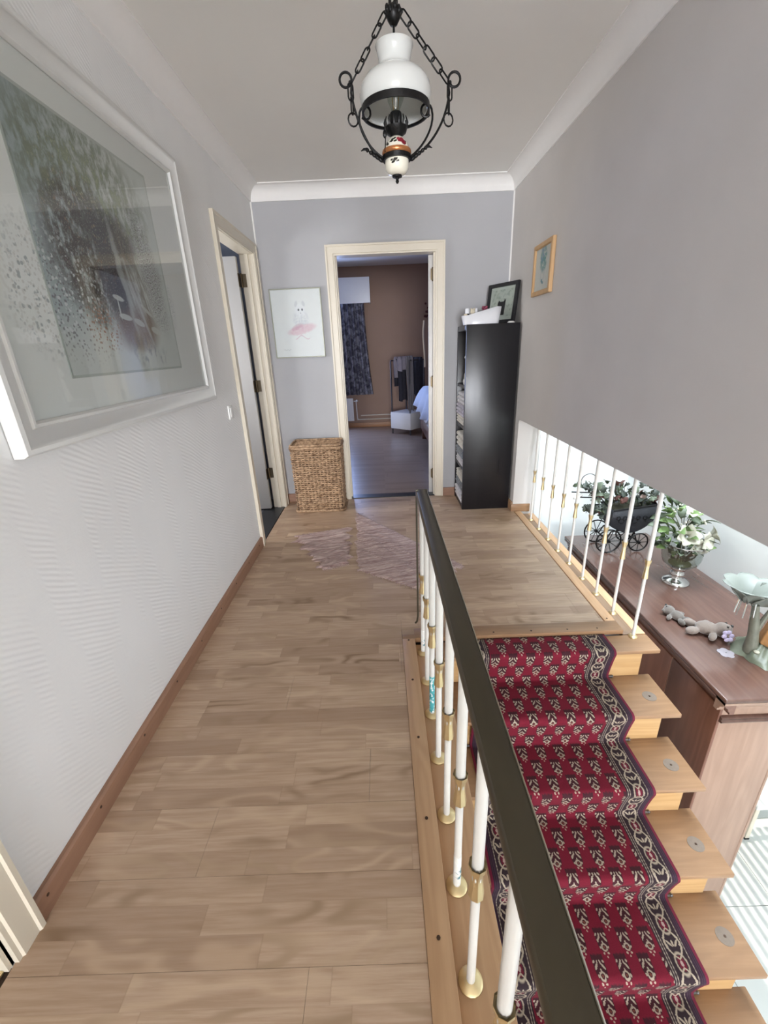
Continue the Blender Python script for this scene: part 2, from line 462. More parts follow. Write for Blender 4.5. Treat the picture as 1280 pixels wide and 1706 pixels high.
# cornices: coved plaster with a bead along each edge
def cove(n=8):
    w, h = .084, .0885
    pts = [(0, ZC-h-.006), (.008, ZC-h-.006), (.010, ZC-h)]
    for i in range(n+1):
        a = R(90*i/n)
        pts.append((w - (w-.010)*math.cos(a)*1.0, ZC-h + .004 + (h-.012)*math.sin(a)) if 0 else (.010 + (w-.010)*(1-math.cos(a)), ZC-h + (h-.006)*math.sin(a)))
    pts += [(w+.004, ZC-.006), (w+.004, ZC), (0, ZC)]
    return pts
pr = cove()
struct(MB().prism(pr, lambda a, b, d: (L+a, d, b), -7.0, D).build('trim_1', 'plaster', smooth=True, sharp=30))
struct(MB().prism(pr, lambda a, b, d: (d, D-a, b), L, Rr).build('trim_2', 'plaster', smooth=True, sharp=30))
struct(MB().prism(pr, lambda a, b, d: (Rr-a, d, b), -7.0, D).build('trim_3', 'plaster', smooth=True, sharp=30))
struct(MB().tube([(L+.004, D-.004, .02), (L+.004, D-.004, ZC-.09)], .007, 8).build('trim_4', 'plaster', smooth=True))
struct(MB().tube([(Rr-.004, D-.004, .02), (Rr-.004, D-.004, ZC-.09)], .007, 8).build('trim_5', 'plaster', smooth=True))

# skirting boards
def screw(parent, c, n, r=.0045):
    z = Vector(n).normalized(); q = z.to_track_quat('Z', 'X').to_matrix()
    MB().lathe([(r, 0), (r, .0012), (r*.5, .0016), (0, .0016)], c, 8, rot=q).build('screw', 'screw', parent)
bl = struct(MB().prism([(0,0),(.016,0),(.016,.066),(.011,.075),(0,.075)], lambda a,b,d: (L+a,d,b), .641, 2.838).build('baseboard_left', 'skirting', smooth=True, sharp=20))
for yy in (.675, .898, 1.157, 1.423, 1.689, 1.96, 2.22, 2.48, 2.74): screw(bl, (L+.016, yy, .05), (1,0,0))
for n_, x0, x1 in (('baseboard_back', L, -.396), ('baseboard_back', .543, 1.04)):
    struct(MB().prism([(0,0),(.014,0),(.014,.066),(.010,.075),(0,.075)], lambda a,b,d: (d,D-a,b), x0, x1).build(n_, 'skirting_b', smooth=True, sharp=20))
struct(MB().box(1.044, 3.34, 0, Rr, D, .075).box(1.044, 3.322, -.004, 1.2, 3.334, .062).build('baseboard_right', 'beech_x', bevel=.002))

# door frames: stepped casing, lining, leaf, hinges
def casing_profile(): return [(0,0),(0,.022),(.012,.022),(.016,.017),(.060,.017),(.064,.012),(.074,.012),(.074,0)]
def casing(parent, y0, y1, zt, frame, name='casing', mm='cream'):
    # frame(u, d, z): u along the wall, d out of the wall
    pp = casing_profile()
    for side in (0, 1):
        u, sg = (y0, 1) if side == 0 else (y1, -1)
        b = MB(); n = len(pp)
        b.v += [tuple(frame(u+sg*a, d, 0)) for a, d in pp] + [tuple(frame(u+sg*a, d, zt-a)) for a, d in pp]
        b.f += [(i, (i+1) % n, n+(i+1) % n, n+i) for i in range(n)] + [tuple(range(n)), tuple(range(n, 2*n))]
        b.build(name, mm, parent)
    b = MB(); n = len(pp)
    b.v += [tuple(frame(y0+a, d, zt-a)) for a, d in pp] + [tuple(frame(y1-a, d, zt-a)) for a, d in pp]
    b.f += [(i, (i+1) % n, n+(i+1) % n, n+i) for i in range(n)] + [tuple(range(n)), tuple(range(n, 2*n))]
    b.build(name, mm, parent)
def hinge(parent, c, axis_r=.007, h=.085):
    b = MB().tube([(c[0], c[1], c[2]-h/2), (c[0], c[1], c[2]+h/2)], axis_r, 8)
    for q in (-.5, .5): b.ball((c[0], c[1], c[2]+q*h), axis_r*1.15, 8)
    return b
# bedroom door
d1 = struct(thing('door_1', '', '')); del d1['label'], d1['category']
casing(d1, -.394, .541, 2.08, lambda u, d, z: (u, D-d, z))
MB().box(-.335, D, 0, -.323, D+.1, 2.02).box(.465, D, 0, .478, D+.1, 2.02).box(-.335, D, 2.006, .478, D+.1, 2.02).build('lining', 'cream', d1)
MB().box(-.323, D+.045, 0, -.311, D+.075, 2.006).box(.453, D+.02, 0, .465, D+.04, 2.006).build('stop', 'cream', d1)
box(-.323, D+.0, -.002, .465, D+.1, .006).build('threshold', 'black_stone', d1)
rotm = Matrix.Rotation(R(-7), 3, 'Z')
hx, hy = .446, D+.075
lb = MB(); lb.obox(rotm @ Vector((-.008, .40, 0)) + Vector((hx, hy, 1.0)), (.02, .39, 1.0), rotm)
leaf = lb.build('door_leaf', 'door_white', d1, bevel=.002)
for z in (.2, 1.03, 1.86):
    hinge(d1, (.452, D+.062, z)).box(.436, D+.062, z-.04, .452, D+.0655, z+.04).box(.449, D+.03, z-.04, .452, D+.062, z+.04).build('hinge', 'hinge', d1, smooth=True)
# far left door
d2 = struct(thing('door_2', '', '')); del d2['label'], d2['category']
casing(d2, 2.838, 3.742, 2.09, lambda u, d, z: (L+d, u, z))
MB().box(-1.02, 2.90, 0, L, 2.915, 2.03).box(-1.02, 3.665, 0, L, 3.68, 2.03).box(-1.02, 2.90, 2.014, L, 3.68, 2.03).build('lining', 'cream', d2)
MB().box(-.985, 3.65, 0, -.955, 3.665, 2.014).build('stop', 'cream', d2)
box(-1.10, 2.90, -.004, L-.003, 3.68, .004).build('threshold', 'black_stone', d2)
box(-1.86, 3.605, .012, -1.035, 3.645, 1.995).build('door_leaf', 'door_white', d2, bevel=.002)
for z in (.33, 1.07, 1.84):
    hinge(d2, (-1.022, 3.648, z)).box(-1.022, 3.655, z-.045, -.96, 3.6575, z+.045).box(-1.035, 3.603, z-.045, -1.03, 3.645, z+.045).build('hinge', 'hinge', d2, smooth=True)
# near left door: only the edge of its frame is in the picture
d3 = struct(thing('door_3', '', '')); del d3['label'], d3['category']
casing(d3, -.42, .640, 2.09, lambda u, d, z: (L+d, u, z))
MB().box(-1.02, .55, 0, L, .566, 2.03).box(-1.02, -.36, 0, L, -.346, 2.03).box(-1.02, -.36, 2.014, L, .566, 2.03).build('lining', 'cream', d3)
MB().box(-.985, .538, 0, -.955, .55, 2.014).build('stop', 'cream', d3)
MB().box(-.965, -.346, -.002, -.935, .55, .006).build('threshold', 'brass', d3, bevel=.002)
# rooms behind the left doors
wall('floor_bath', 'grey_tile', (-2.3, 2.3, -.2, -1.02, 4.0, -.004))
wall('wall_bath', 'bath_wall', (-2.3, 2.2, 0, -2.2, 4.0, 2.5), (-2.2, 2.2, 0, -1.02, 2.3, 2.5), (-2.2, 3.9, 0, -1.02, 4.0, 2.5), (-2.3, 2.2, 2.5, -1.02, 4.0, 2.6))
wall('floor_near_room', 'pale_tile', (-3.1, -1.0, -.2, -1.02, 1.6, -.002))
wall('wall_near_room', 'white_wall', (-3.1, -1.0, 0, -3.0, 1.6, 2.5), (-3.0, -1.1, 0, -1.02, -1.0, 2.5), (-3.0, 1.6, 0, -1.02, 1.7, 2.5), (-3.1, -1.1, 2.5, -1.02, 1.7, 2.6))

# wood trims round the stair opening
t6 = struct(MB().box(.053, -7.0, -.05, .114, 1.703, .006).build('trim_6', 'beech_y', bevel=.002))
for yy in (1.69, 1.428, 1.142, .858, .581, .30): screw(t6, (.083, yy, .006), (0,0,1), .005)
t7 = struct(MB().box(.1145, 1.703, -.02, 1.124, 1.78, .006).box(.053, 1.703, -.02, .1145, 1.735, .006).build('trim_7', 'beech_x', bevel=.003))
for xx in (.30, .50, .684, .86, 1.005): screw(t7, (xx, 1.724, .006), (0,0,1))
t8 = struct(MB().box(1.071, 1.78, -.02, 1.124, 3.318, .005).build('trim_8', 'beech_y', bevel=.002))
screw(t8, (1.09, 1.80, .005), (0,0,1))
struct(MB().box(.1145, -7.0, -.075, .236, 1.700, -.03).build('trim_9', 'beech_y', bevel=.003))
M['beech_dull'] = wood('856a52', '90755c', '765d48', 1, 1, .5)  # duller, darker beech for the strip the right balusters stand on
struct(MB().box(1.1245, 1.705, -.044, 1.1865, 3.32, -.022).build('trim_10', 'beech_dull', bevel=.002))
struct(MB().box(1.187, 1.705, -.044, 1.2345, 3.32, -.021).build('trim_12', 'beech_y', bevel=.002))
struct(MB().box(.1145, -7.0, -.262, .236, 1.72, -.0755).build('trim_11', 'beech_y'))

# ------------------------------------------------------------------ staircase
st = thing('staircase', 'beech staircase with open tread ends going down beside the landing', 'staircase', (.74, 1.0, ZF))
for n in range(0, 9):
    zt, yf = -.022 - RZ*n, 1.584 - GO*n
    if n == 0: box(TX0, yf, zt-.02, TX1, 1.7, zt).build('tread', 'beech_x', st, bevel=.003)
    else: box(TX0, yf, zt-.02, TX1, yf+.246, zt).build('tread', 'beech_x', st, bevel=.003)
    box(TX0, yf+.036, zt-RZ+.001, 1.18, yf+.05, zt-.0205).build('riser', 'beech_light', st)
    if n >= 1:
        dx, dy = 1.154+.003*n, 1.487 - .2035*(n-1)
        dd = MB().lathe([(.029, 0), (.029, .0012), (.006, .0014), (.005, .0006), (0, .0006)], (dx, dy, zt), 20).build('felt_disc', 'disc_grey', st)
        dd['label'] = 'round grey mark with a small centre hole'
        MB().lathe([(.004, .0007), (.004, .0022), (0, .0022)], (dx, dy, zt), 8).build('screw', 'screw', dd)
sg = MB()
for xx in (.30, 1.10):
    poly = [(1.66, -.25), (1.60, -.22), (-.15, ZF), (-.05, ZF)] ; poly = [(1.70, -.30), (1.60, -.24), (.0, ZF+.0), (.16, ZF)]
    sg.prism(poly, lambda a, b, d: (d, a, b), xx, xx+.04)
sg.build('stringer', 'beech_y', st)

# stair runner
RX0, RX1 = .332, 1.028
def runner_path():
    p = [(1.699, -.016), (1.64, -.0165)]
    for n in range(0, 9):
        zt, yf = -.022 - RZ*n, 1.584 - GO*n
        r = .016
        p.append((yf+.05, zt+.006)); p.append((yf+.012, zt+.006))
        for a in (20, 45, 70, 95, 120):
            p.append((yf+.010 - r*math.sin(R(a)), zt - .010 + r*math.cos(R(a))))
        yb, zb = yf+.036, zt-RZ
        p.append((yf+.005, zt-.05)); p.append((yf+.017, zt-.10)); p.append((yb-.010, zb+.025)); p.append((yb-.016, zb+.010)); p.append((yb-.03, zb+.0065))
    return p
def carpet(k):
    u, v, _ = k.pos('UV')            # metres across and along
    W = RX1 - RX0
    cw, ch = .0405, .146
    uu = u/cw; col_ = uu.floor(); par = ((col_*.5).frac()*2)
    vv = v/ch + par*.5
    a = (uu.frac() - .5)*(cw/1.12); b = (vv.frac() - .5)*(ch/1.12)
    nz = k.noise(k.vec(u, v, 0), 420, 2); nz2 = k.noise(k.vec(u, v, 0), 160, 2)
    a = a + (nz2-.5)*.006; b = b + (nz2-.5)*.005
    aa = a.abs()
    base = k.mix(nz, '560c1e', '7a162c')
    dark = k.ell(aa, b, .006, -.004, .013, .030)
    dark = dark.max(k.ell(aa, b, .014, -.026, .010, .006, -.6))
    c = k.mix(dark*.8, base, '241a1e')
    cream = k.ell(aa, b, .011, -.004, .0030, .0085, -.55)
    cream = cream.max(k.ell(aa, b, .0045, -.014, .0022, .006, -.2))
    cream = cream.max(k.ell(aa, b, .0145, -.016, .0028, .0045, -.6))
    cream = cream.max(k.ell(aa, b, .0, .004, .0022, .0035))
    ring = k.ell(aa, b, .0, .0165, .0098, .0105) * (1 - k.ell(aa, b, .0, .0165, .0056, .006))
    cream = cream.max(ring)
    cream = cream.max(k.ell(aa, b, .012, .0165, .0026, .0035))
    cream = cream.max(k.ell(aa, b, .0065, .031, .003, .003)).max(k.ell(aa, b, .0, .039, .002, .003))
    cream = cream.max(k.ell(aa, b, .022, -.034, .0022, .0022)).max(k.ell(aa, b, .030, -.026, .0018, .0018)).max(k.ell(aa, b, .027, .036, .0018, .0018))
    c = k.mix(cream*.74, c, k.mix(nz, 'a89a88', 'c2b5a2'))
    c = k.mix(k.ell(aa, b, .0, .0165, .003, .003), c, '6b3a2e')
    # border, measured from the nearer edge
    e = u.min(W - u)
    inb = k.ss(.118, .116, e)
    pl = .108
    s = (v/pl).frac() - .5; sv = s*pl
    mid = (e - .066) + (nz2-.5)*.006
    med = k.ell(mid, sv, 0, 0, .0125, .020)
    medo = k.ell(mid, sv, 0, 0, .021, .031) * (1 - k.ell(mid, sv, 0, 0, .0165, .0245))
    s2 = ((v/pl + .5).frac() - .5)*pl
    vine = k.ss(.0042, .0024, (mid.abs() - (.026 - s2*s2*14)).abs())
    vine = vine.max(k.ell(mid.abs(), s2, .012, .0, .0035, .012, .7)).max(k.ell(mid, s2, 0, .0, .0032, .009))
    vine = vine.max(k.ell(mid.abs(), s2, .024, .008, .0035, .007, -.5)).max(k.ell(mid.abs(), s2, .024, -.012, .003, .006, .5))
    bc = k.mix(nz, '251a1f', '33242a')
    bc = k.mix(med, bc, '5e1426'); bc = k.mix(k.ell(mid, sv, 0, 0, .005, .008), bc, 'a58d86')
    bc = k.mix((medo.max(vine))*.92, bc, 'a89a88')
    line = k.ss(.0022, .0012, (e-.110).abs()).max(k.ss(.0022, .0012, (e-.102).abs())).max(k.ss(.002, .001, (e-.033).abs()))
    dots = ((v*520).sin()*.5+.5)
    bc = k.mix(line*(.35+.6*dots), bc, '9f9284')
    outer = k.ss(.031, .029, e)
    oc = k.mix(k.ss(.4, .6, (e*900).sin()*.5+.5)*.5, '2c1c2a', '4a3440')
    bc = k.mix(outer, bc, oc); bc = k.mix(k.ss(.011, .009, e), bc, '6a1830')
    c = k.mix(inb, c, bc)
    return (c, k.bump(nz, .5, .0012))
M['carpet'] = mat('carpet', carpet, .8, spec=.2, sheen=.03)
def make_runner():
    pts = runner_path(); nu = 24
    # refine
    fine = [Vector((0, *pts[0]))]
    for q in pts[1:]:
        a, b = fine[-1], Vector((0, *q)); n = max(1, int((b-a).length/.012))
        for i in range(1, n+1): fine.append(a.lerp(b, i/n))
    arc_ = [0]
    for i in range(1, len(fine)): arc_.append(arc_[-1] + (fine[i]-fine[i-1]).length)
    me = bpy.data.meshes.new('stair_runner'); vsx, fs = [], []
    for i, p in enumerate(fine):
        for j in range(nu+1): vsx.append((RX0 + (RX1-RX0)*j/nu, p.y, p.z))
    for i in range(len(fine)-1):
        for j in range(nu):
            a = i*(nu+1)+j; fs.append((a, a+1, a+nu+2, a+nu+1))
    org = Vector((.68, 1.0, -.8))
    me.from_pydata([tuple(Vector(v_)-org) for v_ in vsx], [], fs)
    uvl = me.uv_layers.new(name='UVMap')
    for lp in me.loops:
        i, j = divmod(lp.vertex_index, nu+1)
        uvl.data[lp.index].uv = ((RX1-RX0)*j/nu, arc_[i])
    for p in me.polygons: p.use_smooth = True
    me.materials.append(M['carpet'])
    o = bpy.data.objects.new('stair_runner', me); COL.objects.link(o); o.location = org; ORG[o.name] = org
    q = o.modifiers.new('thickness', 'SOLIDIFY'); q.thickness = .005; q.offset = -1
    tag(o, 'dark red oriental carpet runner with cream sprigs and patterned border on the stairs', 'carpet')
    for n in range(0, 9):
        zt, yf = -.022-RZ*(n+1), 1.584-GO*n
        b = MB().tube([(RX0-.012, yf+.0275, zt+.0065), (RX1+.022, yf+.0275, zt+.0065)], .0045, 8)
        for xx in (RX0-.012, RX1+.022): b.ball((xx, yf+.0275, zt+.0075), .0065, 8)
        r = b.build('stair_rod', 'grey_steel', o, smooth=True)
make_runner()

# ------------------------------------------------------------------ banister and balustrade
def collar_mesh():
    return [(.0125, .384), (.0165, .386), (.0178, .392), (.0172, .381), (.0130, .370), (.0118, .352), (.0128, .334), (.0160, .306), (.0162, .298), (.011, .297)]
def sleeve_mat(a, b, t):
    def f(k):
        x, y, z = k.pos()
        n = k.noise(k.vec(x*120, y*120, z*60), 1.0, 3); m = k.noise(k.vec(x, y, z*2), 22, 2)
        c = k.mix(k.ss(t, t+.08, m), a, b)
        return k.mix(k.ss(.55, .6, n), c, 'e8ecea')
    return mat('paper_sleeve', f, .5)
M['teal_sleeve'] = sleeve_mat('2f8f96', '4aa6ad', .4)
M['print_sleeve'] = sleeve_mat('e6e6e0', '3f7c88', .52)
def make_baluster(parent, org, zb, zt, fr, q=1):
    # built at the parent's first position, z in world
    cx, cy = org
    b = MB().lathe([(.0098*q, zb+.006), (.0098*q, .30), (.0098*q, .33), (.0118*q, .36), (.0118*q, zt)], (cx, cy, 0), 12).build('baluster', 'rod_white', parent, smooth=True)
    c = MB().lathe([(r_*q, z_) for r_, z_ in collar_mesh()], (cx, cy, 0), 8).build('collar', 'brass', b, smooth=True, sharp=25)
    f = MB().lathe([(fr, zb), (fr, zb+.003), (fr*.85, zb+.007), (fr*.45, zb+.010), (.010, zb+.012), (0, zb+.012)], (cx, cy, 0), 18).build('foot_plate', 'brass', b, smooth=True)
    return b
def copy_bal(src, parent, dy):
    c = copy_child(src, parent, (0, dy, 0))
    for ch in src.children: copy_child(ch, c)
    return c
bn = thing('banister', 'bronze-topped stair banister with white rods and brass collars beside the stairs', 'banister', (.15, .6, -.03))
sec = [(-.025, .0), (-.025, .014), (-.021, .021), (-.010, .0255), (.010, .0255), (.021, .021), (.025, .014), (.025, 0), (.018, -.006), (-.018, -.006)]
hr = MB().prism(sec, lambda a, b, d: (.152+a, d, .736+b), -1.25, 1.700).build('handrail', 'rail', bn, smooth=True, sharp=35)
MB().prism([(.0215, .0212), (.0225, .0222), (.0262, .0148), (.0252, .0138)], lambda a, b, d: (.152+a, d, .736+b), -1.25, 1.699).build('rail_highlight', 'rail_highlight', hr)  # thin lighter strip standing in for the highlight along the rail's bevel
MB().box(.1270, 1.7005, .728, .1770, 1.708, .7615).build('end_cap', 'rail', hr, bevel=.002)
MB().tube([(.1305, 1.704, .728), (.1305, 1.704, .16), (.130, 1.705, .13), (.126, 1.708, .10), (.119, 1.712, .088)], [.0042, .0042, .0042, .0046, .005], 8).build('end_strip', 'rail', bn, smooth=True)
b0 = make_baluster(bn, (.148, 1.640), -.03, .7305, .028)
ys_ = [1.640, 1.455, 1.277, 1.085, .888, .703, .518, .33, .142, -.046, -.234, -.42, -.61, -.80, -.99]
bals = [b0] + [copy_bal(b0, bn, yy-1.640) for yy in ys_[1:]]
for i, m_, z0, z1 in ((0, 'print_sleeve', -.01, .10), (2, 'teal_sleeve', -.012, .16), (5, 'print_sleeve', -.012, .10)):
    s_ = MB().lathe([(.0104, z0), (.0104, z1)], (.148, 1.640, 0), 12).build('paper_sleeve', m_, bn, smooth=True)
    s_.parent = bals[i]; s_['label'] = 'printed paper sleeve round the foot of a rod'
bs = thing('balustrade', 'row of white rods with brass collars under the hanging right wall', 'balustrade', (1.163, 2.4, -.022))
r0 = make_baluster(bs, (1.163, 1.687), -.022, .7622, .020, .76)
for yy in (1.88, 2.064, 2.238, 2.43, 2.615, 2.80, 2.989, 3.171): copy_bal(r0, bs, yy-1.687)

# ------------------------------------------------------------------ pictures
def frame_mb(w, h, prof):        # prof: (inset from outer edge, height); local a across, b up, d out
    b = MB(); n = len(prof)
    cs = [(0,0,1,1), (w,0,-1,1), (w,h,-1,-1), (0,h,1,-1)]
    for cx, cz, sx, sz in cs:
        b.v += [(cx+sx*p, cz+sz*p, d) for p, d in prof]
    for q in range(4):
        for i in range(n):
            a0 = q*n; b0_ = ((q+1) % 4)*n
            b.f.append((a0+i, a0+(i+1) % n, b0_+(i+1) % n, b0_+i))
    return b
def xf(mb, fn):
    mb.v = [tuple(fn(*p)) for p in mb.v]; return mb

def painting(k):
    _, y, z = k.pos()
    s = (y - .285)/.725; t = (z - .183)/.705
    v = k.vec(s, t, 0)
    n = k.noise(v, 7, 4, .6); n2 = k.noise(k.vec(s*1.0, t*.55, 1), 26, 4, .65); n3 = k.noise(v, 125, 3, .6)
    st_ = k.noise(k.vec(s*2.6+t*.9, t*.5, 2), 18, 3, .6)
    j = (n-.5)*.25
    c = k.mix(k.ss(.0, .75, s+j), 'a9b5ba', 'dbe0de')
    c = k.mix(k.ss(.30, .06, t + j*.7)*.9, c, 'dadedd')
    c = k.mix(k.ell(s+j*.5, t, .40, .80, .46, .24, 0, .8)*k.ss(.35, .6, n2)*.9, c, '6f7a62')
    c = k.mix(k.ell(s+j*.5, t, .50, .70, .34, .22, 0, .8)*k.ss(.5, .62, n2)*.8, c, 'a5ad8e')
    c = k.mix(k.ell(s, t+j, .32, .50, .26, .28, .3, .6)*k.ss(.30, .55, n2), c, '463c38')
    c = k.mix(k.ell(s, t+j*.7, .50, .60, .22, .12, 0, .7)*k.ss(.3, .5, n), c, '4d4746')
    c = k.mix(k.ell(s+j*.3, t, .47, .42, .10, .26, .12, .7)*.9, c, '4f4b50')
    c = k.mix(k.ell(s+j*.3, t, .66, .42, .10, .28, .2, .8)*k.ss(.35, .6, st_)*.7, c, '7f7068')
    c = k.mix(k.ell(s+j*.5, t, .84, .50, .10, .30, .2, .8)*k.ss(.45, .6, n3)*.85, c, '6b5f66')
    c = k.mix(k.ell(s, t+j*.4, .60, .20, .20, .10, .1, .7)*.7, c, '8d7265')
    c = k.mix(k.ell(s+j*.3, t, .555, .42, .022, .24, .10, .8)*.55, c, 'cfd3d2')
    c = k.mix(k.ell(s, t, .66, .30, .012, .18, .35, .8)*.6, c, 'd5d8d6')
    for (cx, cy, rx, ry, a) in ((.47, .34, .045, .012, -.15), (.50, .255, .055, .014, -.1), (.62, .235, .05, .016, -.25), (.72, .30, .06, .010, -.5), (.78, .20, .05, .018, -.2), (.90, .30, .05, .012, .6), (.46, .29, .006, .05, 0)):
        c = k.mix(k.ell(s, t, cx, cy, rx, ry, a, .3)*.85, c, 'd6d9d6')
    dist = k.voro(k.vec(s*1.0, t*.97, 0), 46); pick = k.white((k.vec((s*46).floor(), (t*46).floor(), 1)))
    dab = k.ss(.42, .30, dist)
    fl = dab*k.ss(.45, .5, k.noise(v, 30, 2))
    d2 = k.ss(.40, .30, k.voro(k.vec(s, t, 4), 62))
    c = k.mix(k.ell(s+j*.5, t, .46, .78, .42, .20, 0, .8)*d2*k.ss(.5, .6, n2)*.7, c, 'b3b79a')
    c = k.mix(k.ell(s+j*.5, t, .30, .55, .22, .26, .2, .8)*d2*k.ss(.5, .58, k.noise(v, 24, 2))*.55, c, '8f6a58')
    c = k.mix(k.ell(s+j*.5, t, .84, .50, .10, .28, .2, .8)*d2*.7, c, 'c3bcc6')
    c = k.mix(k.ell(s+j*.4, t, .10, .30, .26, .22, -.4, .8)*fl, c, 'd5d9dd')
    c = k.mix(k.ell(s+j*.4, t, .12, .30, .26, .22, -.4, .8)*d2*(1-dab)*.75, c, '6a6069')
    c = k.mix(k.ell(s, t+j*.3, .30, .20, .12, .10, -.3, .8)*d2*.8, c, 'a26f56')
    c = k.mix(k.ell(s+j, t, .66, .08, .16, .08, -.2, .9)*k.ss(.5, .6, n2)*.6, c, '878a9a')
    c = k.mix(k.ss(.60, .66, k.noise(k.vec(s, t, 5), 130, 2))*k.ell(s, t, .5, .5, .46, .42, 0, .4)*.45, c, 'c9cbbf')
    return k.mix(.04, c, 'd5dad8')  # slight pale wash standing in for haze reflected by the glass
M['painting'] = mat('painting', painting, .7, spec=.2)
def matboard(k):
    _, y, z = k.pos()
    n = k.noise(k.vec(y, z, 0), 10, 3); n3 = k.noise(k.vec(y, z, 2), 190, 3)
    c = k.mix(n*.3, 'f3f4f4', 'eef0f1')
    r = k.ell(y+(n-.5)*.1, z, .27, .40, .13, .16, 0, .9); dd = k.ss(.42, .32, k.voro(k.vec(y, z, 0), 62))
    c = k.mix(r*dd*k.ss(.45, .52, k.noise(k.vec(y, z, 3), 40, 2))*.75, c, '9aa3a8'); c = k.mix(r*k.ss(.42, .34, k.voro(k.vec(y, z, 5), 90))*.35, c, 'b7b1ab')
    c = k.mix(k.ell(y, z, 1.035, .42, .03, .09, 0, .9)*k.ss(.5, .6, n3)*.6, c, '8d95a3')
    return c
M['matboard'] = mat('matboard', matboard, .8, spec=.2)
pw, ph, py, pz = 1.335, 1.06, 1.045, 1.10
pt = thing('framed_painting', 'large white-framed garden painting hanging on the left wall', 'painting', (L+.003, py, pz))
onL = lambda a, b, d: (L+.003+d, py+a, pz+b)
xf(frame_mb(pw, ph, [(0,0),(0,.026),(.006,.034),(.018,.036),(.026,.030),(.062,.020),(.066,.026),(.074,.026),(.080,.016),(.080,0)]), onL).build('frame', 'white_frame', pt, smooth=True, sharp=25)
xf(MB().box(.078, .078, .004, pw-.078, ph-.078, .012), onL).build('mat_board', 'matboard', pt)
xf(MB().box(.285, .183, .0125, 1.01, .888, .0135), onL).build('print', 'painting', pt)
xf(frame_mb(.741, .721, [(0,0),(0,.002),(.008,.0005),(.008,0)]), lambda a, b, d: (L+.003+.0125+d, py+.277+a, pz+.175+b)).build('mat_edge', plain('mat_edge', 'c0c6c3', .7), pt)
xf(MB().box(.079, .079, .0155, pw-.079, ph-.079, .0165), onL).build('glass', 'picture_glass', pt)

def catpic(k):
    x, _, z = k.pos()
    n = k.noise(k.vec(x, z, 0), 60, 3); n2 = k.noise(k.vec(x, z, 0), 18, 3)
    c = k.mix(n2, 'd6d8db', 'dfe1e2')
    j = (n-.5)*.02
    body = k.ell(x+j, z+j, .235, .295, .062, .085, 0, .5)
    c = k.mix(body*k.ss(.3, .7, n)*.7, c, 'b9bac8'); 
    c = k.mix(k.ell(x+j, z, .235, .36, .042, .045, 0, .5)*.6, c, 'e3e4ea')
    for sx in (-1, 1):
        c = k.mix(k.ell(x, z, .235+sx*.030, .405, .012, .022, sx*.3, .5)*.55, c, 'b3b3bf')
        c = k.mix(k.ell(x, z, .237+sx*.015, .362, .0075, .0085, 0, .3), c, '3a3f48')
    c = k.mix(k.ell(x, z, .237, .337, .005, .005)*.6, c, '8b8894')
    c = k.mix(k.ell(x+j, z+j, .235, .215, .115, .034, .22, .5)*(.35+n*.6), c, 'cf9aae')
    c = k.mix(k.ell(x+j, z+j, .20, .235, .05, .02, .4, .5)*.45, c, 'b77f95')
    rib = k.ss(.005, .003, (z - .155 - ((x-.2)*60).sin()*.014).abs())*k.ell(x, z, .235, .155, .06, .05, 0, .3)
    c = k.mix(rib*.7, c, 'c79fb2')
    c = k.mix(k.ss(.0025, .0012, (z - .062 - ((x)*260).sin()*.004).abs())*k.ell(x, z, .10, .062, .03, .02, 0, .2)*.7, c, '8f9097')
    return c
M['catpic'] = mat('cat_print', catpic, .6, spec=.3)
cp = thing('framed_print', 'thin-framed print of a white kitten on a pink cushion beside the bedroom door', 'picture', (-.865, D-.003, 1.275))
cx_, cz_ = -.865, 1.275
onB = lambda a, b, d: (cx_+a, D-.003-d, cz_+b)
M['khaki_frame'] = plain('khaki_frame', '8f9080', .35, .3)
xf(frame_mb(.412, .518, [(0,0),(0,.016),(.002,.018),(.007,.018),(.008,.013),(.008,0)]), onB).build('frame', 'khaki_frame', cp, smooth=True, sharp=25)
xf(MB().box(.007, .007, .004, .405, .511, .010), onB).build('print', 'catpic', cp)
xf(MB().box(.007, .007, .0112, .405, .511, .0122), onB).build('glass', 'matt_glass', cp)

def flowerpic(k):
    _, y, z = k.pos()
    n = k.noise(k.vec(y, z, 0), 28, 4, .7); n2 = k.noise(k.vec(y, z, 4), 45, 3)
    c = k.mix(n2, 'b5b9af', 'c6c8c2')
    j = (n-.5)*.05
    c = k.mix(k.ell(y+j, z+j, .165, .205, .055, .075, 0, .6)*k.ss(.35, .55, n), c, '5f8a86')
    c = k.mix(k.ell(y+j, z, .175, .235, .03, .05, .3, .6)*k.ss(.45, .6, n2), c, '6f87a5')
    c = k.mix(k.ss(.004, .002, (k.ell(y, z, .165, .115, .03, .03, 0, .9) - .5).abs()*.02)*.6, c, '7d8698')
    c = k.mix(k.ell(y+j, z, .165, .075, .025, .01, .5, .5), c, '5f7f86')
    return c
M['flowerpic'] = mat('flower_print', flowerpic, .5)
fp = thing('framed_print', 'small wood-framed print of blue-green flowers on the right wall', 'picture', (Rr-.002, 2.878, 1.60))
onR = lambda a, b, d: (Rr-.002-d, 2.878+a, 1.60+b)
M['pine'] = wood('c09a6c', 'cba679', 'b08a5e', 2, 1, .45)
xf(frame_mb(.325, .295, [(0,0),(0,.020),(.004,.022),(.024,.022),(.028,.014),(.028,0)]), onR).build('frame', 'pine', fp, smooth=True, sharp=25)
xf(MB().box(.026, .026, .004, .299, .269, .010), onR).build('print', 'flowerpic', fp)

# light switch
sw = thing('light_switch', 'small white light switch on the left wall before the far door', 'switch', (L, 2.64, .995))
MB().box(L, 2.605, .955, L+.009, 2.675, 1.035).build('plate', 'white_gloss', sw, bevel=.003)
MB().box(L+.009, 2.618, .968, L+.014, 2.662, 1.022).build('rocker', 'white_gloss', sw, bevel=.002)

